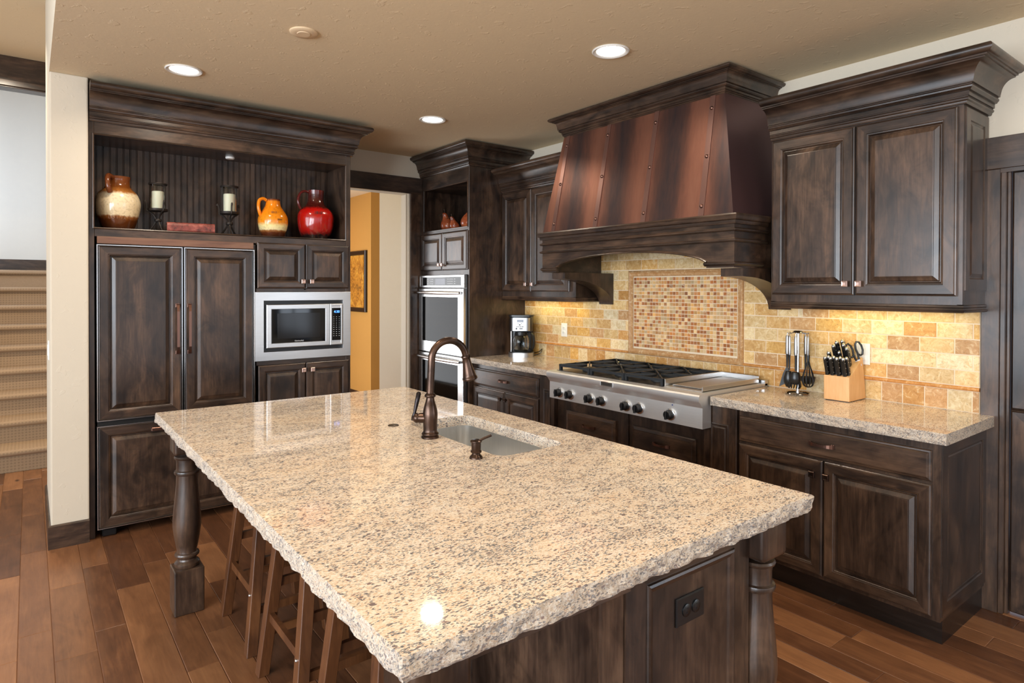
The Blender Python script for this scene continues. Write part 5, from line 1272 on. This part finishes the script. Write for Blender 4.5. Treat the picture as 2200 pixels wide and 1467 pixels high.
def tool(kind, ang, label, twist=0.0):
    t = thing(kind, label, kind.replace('_', ' '), (0, 0, 0), 'kitchen tools hanging on the stand')
    bm = bmesh.new(); tube(bm, [(0, 0, -.006), (0, 0, -.014), (0, 0, -.10), (0, 0, -.112)], [.006, .009, .0100, .0085], 14, flat=.75); new_obj('handle', bm, HANDM, t, smooth=True)
    bm = bmesh.new(); tube(bm, [(.0, 0, -.012), (.0, -.0, .004), (.004, 0, .012), (.0, 0, .016), (-.004, 0, .012)], .0018, 6); new_obj('hanging_loop', bm, CHROME, t, smooth=True)
    bm = bmesh.new(); tube(bm, [(0, 0, -.110), (0, 0, -.118), (0, 0, -.20)], [.0075, .0062, .0048], 10, flat=.8)
    if kind == 'whisk':
        bm.free(); bm = bmesh.new(); tube(bm, [(0, 0, -.110), (0, 0, -.118), (0, 0, -.145)], [.0075, .008, .0072], 12); new_obj('shank', bm, BLACKP, t, smooth=True)
        bm = bmesh.new()
        for k_ in range(5):
            a = PI*k_/5; pts = smoothprof([(.004, -.140), (.010, -.170), (.026, -.220), (.031, -.255), (.020, -.283), (0, -.290)], 4)
            ring = [(r*math.cos(a), r*math.sin(a), z) for r, z in pts]+[(-r*math.cos(a), -r*math.sin(a), z) for r, z in reversed(pts[:-1])]; tube(bm, ring, .0021, 6)
        new_obj('wires', bm, BLACKP, t, smooth=True)
    else:
        if kind == 'ladle':
            P = [(.0, -.285), (.020, -.281), (.036, -.266), (.042, -.243), (.040, -.243), (.034, -.264), (.019, -.278), (0, -.281)]; lathe(bm, P, 0, -.018, 24, caps=False)
        elif kind == 'pasta_server':
            P = [(.0, -.275), (.018, -.271), (.028, -.255), (.030, -.235), (.022, -.205), (.019, -.207), (.027, -.236), (.0255, -.253), (.017, -.267), (0, -.270)]; lathe(bm, P, 0, -.012, 22, caps=False)
            for k_ in range(7):
                a = -PI*.95+PI*.9*k_/6; tube(bm, [(.026*math.cos(a), -.012+.010*math.sin(a), -.258), (.031*math.cos(a), -.020+.016*math.sin(a), -.282), (.028*math.cos(a), -.034+.014*math.sin(a), -.290)], [.0045, .004, .0025], 6)
        elif kind == 'spatula':
            o_ = [(-.006, -.19), (.006, -.19), (.014, -.225), (.022, -.262), (-.042, -.300), (-.022, -.225)]
            lo = [bm.verts.new((x, -.004, z)) for x, z in o_]; hi = [bm.verts.new((x, 0, z)) for x, z in o_]; bm.faces.new(lo); bm.faces.new(hi)
            for q in range(6): bm.faces.new((lo[q], lo[(q+1) % 6], hi[(q+1) % 6], hi[q]))
        elif kind == 'serving_spoon':
            P = [(.0, -.295), (.014, -.290), (.024, -.265), (.026, -.240), (.016, -.205), (.014, -.207), (.023, -.240), (.0215, -.263), (.012, -.284), (0, -.289)]; lathe(bm, P, 0, -.005, 22, caps=False)
        elif kind == 'skimmer':
            P = [(.0, -.278), (.030, -.275), (.042, -.262), (.040, -.259), (.028, -.270), (0, -.273)]; lathe(bm, P, 0, -.010, 24, caps=False); tube(bm, [(0, 0, -.20), (0, 0, -.262)], .0045, 8)
        new_obj('head', bm, BLACKP, t, smooth=True, angle=45)
    a = ang; t.location = (ux+.056*math.cos(a), uy+.056*math.sin(a), CT+.334); t.rotation_euler = (0, 0, a+PI/2+twist)
tool('spatula', math.radians(116), 'black spatula, leftmost tool hanging on the chrome stand', 1.35)
tool('pasta_server', math.radians(196), 'black toothed pasta server hanging at the front of the chrome stand')
tool('serving_spoon', math.radians(156), 'black serving spoon hanging between spatula and pasta server')
tool('whisk', math.radians(275), 'black wire whisk, rightmost tool hanging on the chrome stand')
tool('ladle', math.radians(345), 'black ladle hanging behind the whisk on the chrome stand')

# ------------------------------------------------------------------ knife block
kbx, kby0, kby1 = 3.372, 1.509, 1.640
kb = thing('knife_block', 'pale wood knife block full of black handled knives', 'knife block', (3.46, 1.575, CT))
PR = [(kbx, CT+.004), (kbx-.002, 1.046), (kbx+.030, 1.052), (3.525, 1.140), (3.566, CT+.004)]
bm = bmesh.new(); a = [bm.verts.new((x, kby0, z)) for x, z in PR]; b = [bm.verts.new((x, kby1, z)) for x, z in PR]; bm.faces.new(a); bm.faces.new(list(reversed(b)))
for q in range(5): bm.faces.new((a[q], a[(q+1) % 5], b[(q+1) % 5], b[q]))
bmesh.ops.bevel(bm, geom=bm.edges[:], offset=.0015, segments=1, affect='EDGES'); new_obj('block', bm, MAPLE, kb)
bm = B(kbx+.006, 3.556, kby0+.006, kby1-.006, CT, CT+.005); new_obj('rubber_feet', bm, BLACKP, kb)
rk = random.Random(5)
def knife(x, y, z, L, hw, label, group, tilt=.30, lean=0.0):
    t = thing('knife', label, 'knife', (0, 0, 0), group)
    bm = bmesh.new(); n_ = 7; prev = None
    for i in range(n_):
        q = i/(n_-1); zz = L*q; w_ = hw*(1.15 if q == 0 else .92+.18*math.sin(q*PI*.9)); off = hw*.25*math.sin(q*PI*1.4)
        r = [bm.verts.new((off+w_*cx_, th, zz)) for cx_, th in ((-1, -.005), (-.85, -.0075), (.85, -.0075), (1, -.005), (1, .005), (.85, .0075), (-.85, .0075), (-1, .005))]
        if prev:
            for k_ in range(8): bm.faces.new((prev[k_], prev[(k_+1) % 8], r[(k_+1) % 8], r[k_]))
        else: bm.faces.new(r)
        prev = r
    bm.faces.new(prev); new_obj('handle', bm, BLACKP, t, smooth=True, angle=50)
    bm = bmesh.new(); lathe(bm, [(hw*1.02, 0), (hw*1.0, .008), (hw*.7, .014), (0, .016)], 0, 0, 20)
    for v in bm.verts: v.co.y *= .0085/hw; v.co.z += L-.006; v.co.x += hw*.25*math.sin(PI*1.4)
    new_obj('steel_butt', bm, STEELX, t, smooth=True, angle=50)
    bm = B(-hw*.9, hw*.9, -.0015, .0015, -.03, .002); new_obj('blade', bm, STEELZ, t)
    for q in (.2, .5, .78):
        bm = bmesh.new(); tube(bm, [(hw*.1, -.0085, L*q), (hw*.1, .0085, L*q)], .0022, 8); new_obj('rivet', bm, STEELX, t)
    t.location = (x, y, z); t.rotation_euler = (lean, -tilt, 0)
ys_ = (1.627, 1.599, 1.566, 1.534); pos = ('leftmost', 'second from left', 'third from left', 'rightmost')
for r in range(2):
    for i, y in enumerate(ys_): knife(kbx+.012+r*.020, y-r*.008, 1.044+r*.004, .098, .0085, 'black steak knife in the %s row of the block, %s' % (('front', 'second')[r], pos[i]), 'steak knives in the block front', .27)
big = [(3.425, 1.625, 1.075, .095, .010), (3.450, 1.607, 1.090, .118, .012), (3.452, 1.585, 1.092, .080, .010), (3.475, 1.602, 1.105, .122, .012), (3.478, 1.570, 1.106, .108, .012), (3.500, 1.585, 1.118, .115, .012), (3.462, 1.548, 1.096, .10, .011)]
for (x, y, z, L, hw), q in zip(big, ('short one at upper left', 'tall one left of centre', 'short one in the middle', 'tallest one at the back left', 'tall one right of centre', 'back one in the middle', 'one beside the scissors')):
    knife(x, y, z, L, hw, 'large black handled knife in the block, %s' % q, 'large knives in the block', .34)
sc_ = thing('kitchen_scissors', 'black looped kitchen scissors at the right back of the knife block', 'scissors', (0, 0, 0))
for s in (-1, 1):
    bm = bmesh.new(); tube(bm, [(s*.006, s*.004, 0), (s*.010, s*.004, .02)] + [(s*(.024+.016*math.cos(math.radians(a_))), s*.004, .060+.038*math.sin(math.radians(a_))) for a_ in (215, 180, 140, 100, 60, 20, -20, -60, -100, -130)], .0052, 10); new_obj('grip', bm, BLACKP, sc_, smooth=True)
bm = B(-.012, .012, -.002, .002, -.03, .004); new_obj('blade', bm, STEELZ, sc_)
sc_.location = (3.500, 1.524, 1.124); sc_.rotation_euler = (0, -.28, -1.0)

# ------------------------------------------------------------------ stools under the island overhang
def stool(cy, label):
    t = thing('bar_stool', label, 'stool', (.88, cy, 0), 'bar stools under the island')
    top = .585; L4 = []
    for sx in (-1, 1):
        for sy in (-1, 1):
            b_ = Vector((.88+sx*.165, cy+sy*.205, 0)); q_ = Vector((.88+sx*.105, cy+sy*.150, top)); L4.append((b_, q_))
            bm = bmesh.new(); ax = (q_-b_).normalized()
            r0, r1 = [], []
            for dx, dy in ((-1, -1), (1, -1), (1, 1), (-1, 1)):
                r0.append(bm.verts.new(b_+Vector((dx*.021, dy*.023, 0)))); r1.append(bm.verts.new(q_+Vector((dx*.021, dy*.023, 0))))
            bm.faces.new(list(reversed(r0))); bm.faces.new(r1)
            for k_ in range(4): bm.faces.new((r0[k_], r0[(k_+1) % 4], r1[(k_+1) % 4], r1[k_]))
            bmesh.ops.bevel(bm, geom=bm.edges[:], offset=.002, segments=1, affect='EDGES')
            lg = new_obj('leg', bm, STOOLW, t)
            if sx < 0 and sy < 0:
                p = b_+(q_-b_)*(.235/top); bm = bmesh.new(); 
                lathe(bm, [(.006, 0), (.0055, .003), (.003, .0055), (0, .006)], seg=14)
                bmesh.ops.transform(bm, matrix=Matrix.Translation(p+Vector((-.0210, 0, -.0))) @ Vector((-1, 0, 0)).to_track_quat('Z', 'Y').to_matrix().to_4x4(), verts=bm.verts); new_obj('bolt', bm, STEELX, lg, smooth=True)
    def rail(i, j, z):
        a_ = L4[i][0]+(L4[i][1]-L4[i][0])*(z/top); b_ = L4[j][0]+(L4[j][1]-L4[j][0])*(z/top); d_ = (b_-a_).normalized(); a_ = a_+d_*.012; b_ = b_-d_*.012
        bm = bmesh.new(); s_ = Vector((-d_.y, d_.x, 0))*.009
        v = [bm.verts.new(c+Vector((0, 0, dz))) for dz in (-.016, .016) for c in (a_-s_, a_+s_, b_+s_, b_-s_)]
        for f in ((3, 2, 1, 0), (4, 5, 6, 7), (0, 1, 5, 4), (1, 2, 6, 5), (2, 3, 7, 6), (3, 0, 4, 7)): bm.faces.new([v[k_] for k_ in f])
        new_obj('rail', bm, STOOLW, t)
    rail(0, 1, .235); rail(2, 3, .235); rail(0, 2, .17); rail(1, 3, .17); rail(0, 2, .36); rail(1, 3, .36)
    bm = bmesh.new(); N_ = 10; g0, g1 = [], []
    for i in range(N_+1):
        a_, b_ = [], []
        for j in range(N_+1):
            u_, v_2 = -1+2*i/N_, -1+2*j/N_; z_ = top+.028-.012*(1-v_2*v_2)
            a_.append(bm.verts.new((.88+u_*.135, cy+v_2*.205, z_+.012*v_2*v_2))); b_.append(bm.verts.new((.88+u_*.135, cy+v_2*.205, top)))
        g0.append(a_); g1.append(b_)
    for i in range(N_):
        for j in range(N_): bm.faces.new((g0[i][j], g0[i+1][j], g0[i+1][j+1], g0[i][j+1])); bm.faces.new((g1[i][j], g1[i][j+1], g1[i+1][j+1], g1[i+1][j]))
    for i in range(N_):
        bm.faces.new((g0[i][0], g1[i][0], g1[i+1][0], g0[i+1][0])); bm.faces.new((g0[i][N_], g0[i+1][N_], g1[i+1][N_], g1[i][N_]))
        bm.faces.new((g0[0][i], g0[0][i+1], g1[0][i+1], g1[0][i])); bm.faces.new((g0[N_][i], g1[N_][i], g1[N_][i+1], g0[N_][i+1]))
    new_obj('seat', bm, STOOLW, t, smooth=True, angle=35)
stool(2.885, 'brown wooden bar stool under the island nearest the refrigerator'); stool(2.315, 'middle brown wooden bar stool under the island'); stool(1.735, 'brown wooden bar stool under the near part of the island')

# ------------------------------------------------------------------ hall painting
pt_ = thing('framed_painting', 'golden brown framed painting on the ochre hall wall', 'painting', (3.49, 7.93, 1.17))
FH = Frame('X', 3.5)
bm = bmesh.new(); rings(bm, FH, 7.640, 8.34, 1.185, 1.995, [(0, .001), (0, .030), (.010, .036), (.050, .030), (.056, .020), (.058, .012)], cap_last=False, mh=0, cap_first=True); new_obj('frame', bm, simple('dark_frame', lin(34, 24, 18), .35), pt_)
mt = NT('tree_painting'); v_ = mt.coords((1, 1, 1), rand=False); br = mt.n('ShaderNodeTexBrick'); br.inputs['Scale'].default_value = 1.0
n_ = mt.noise(v_, 5, 6, .7); n2_ = mt.noise(v_, 28, 4, .7)
c_ = mt.ramp(n_.outputs[0], [(.3, lin(70, 44, 16)), (.48, lin(176, 112, 30)), (.6, lin(214, 158, 60)), (.72, lin(232, 204, 140))]); mt.l(mt.mix(.4, c_.outputs[0], mt.ramp(n2_.outputs[0], [(.4, lin(60, 38, 16)), (.6, lin(210, 150, 60))]).outputs[0]), mt.b.inputs['Base Color']); mt.set(rough=.5)
bm = fbox(bmesh.new(), FH, 7.695, 8.285, 1.240, 1.940, .010, .014); new_obj('canvas', bm, mt.m, pt_)
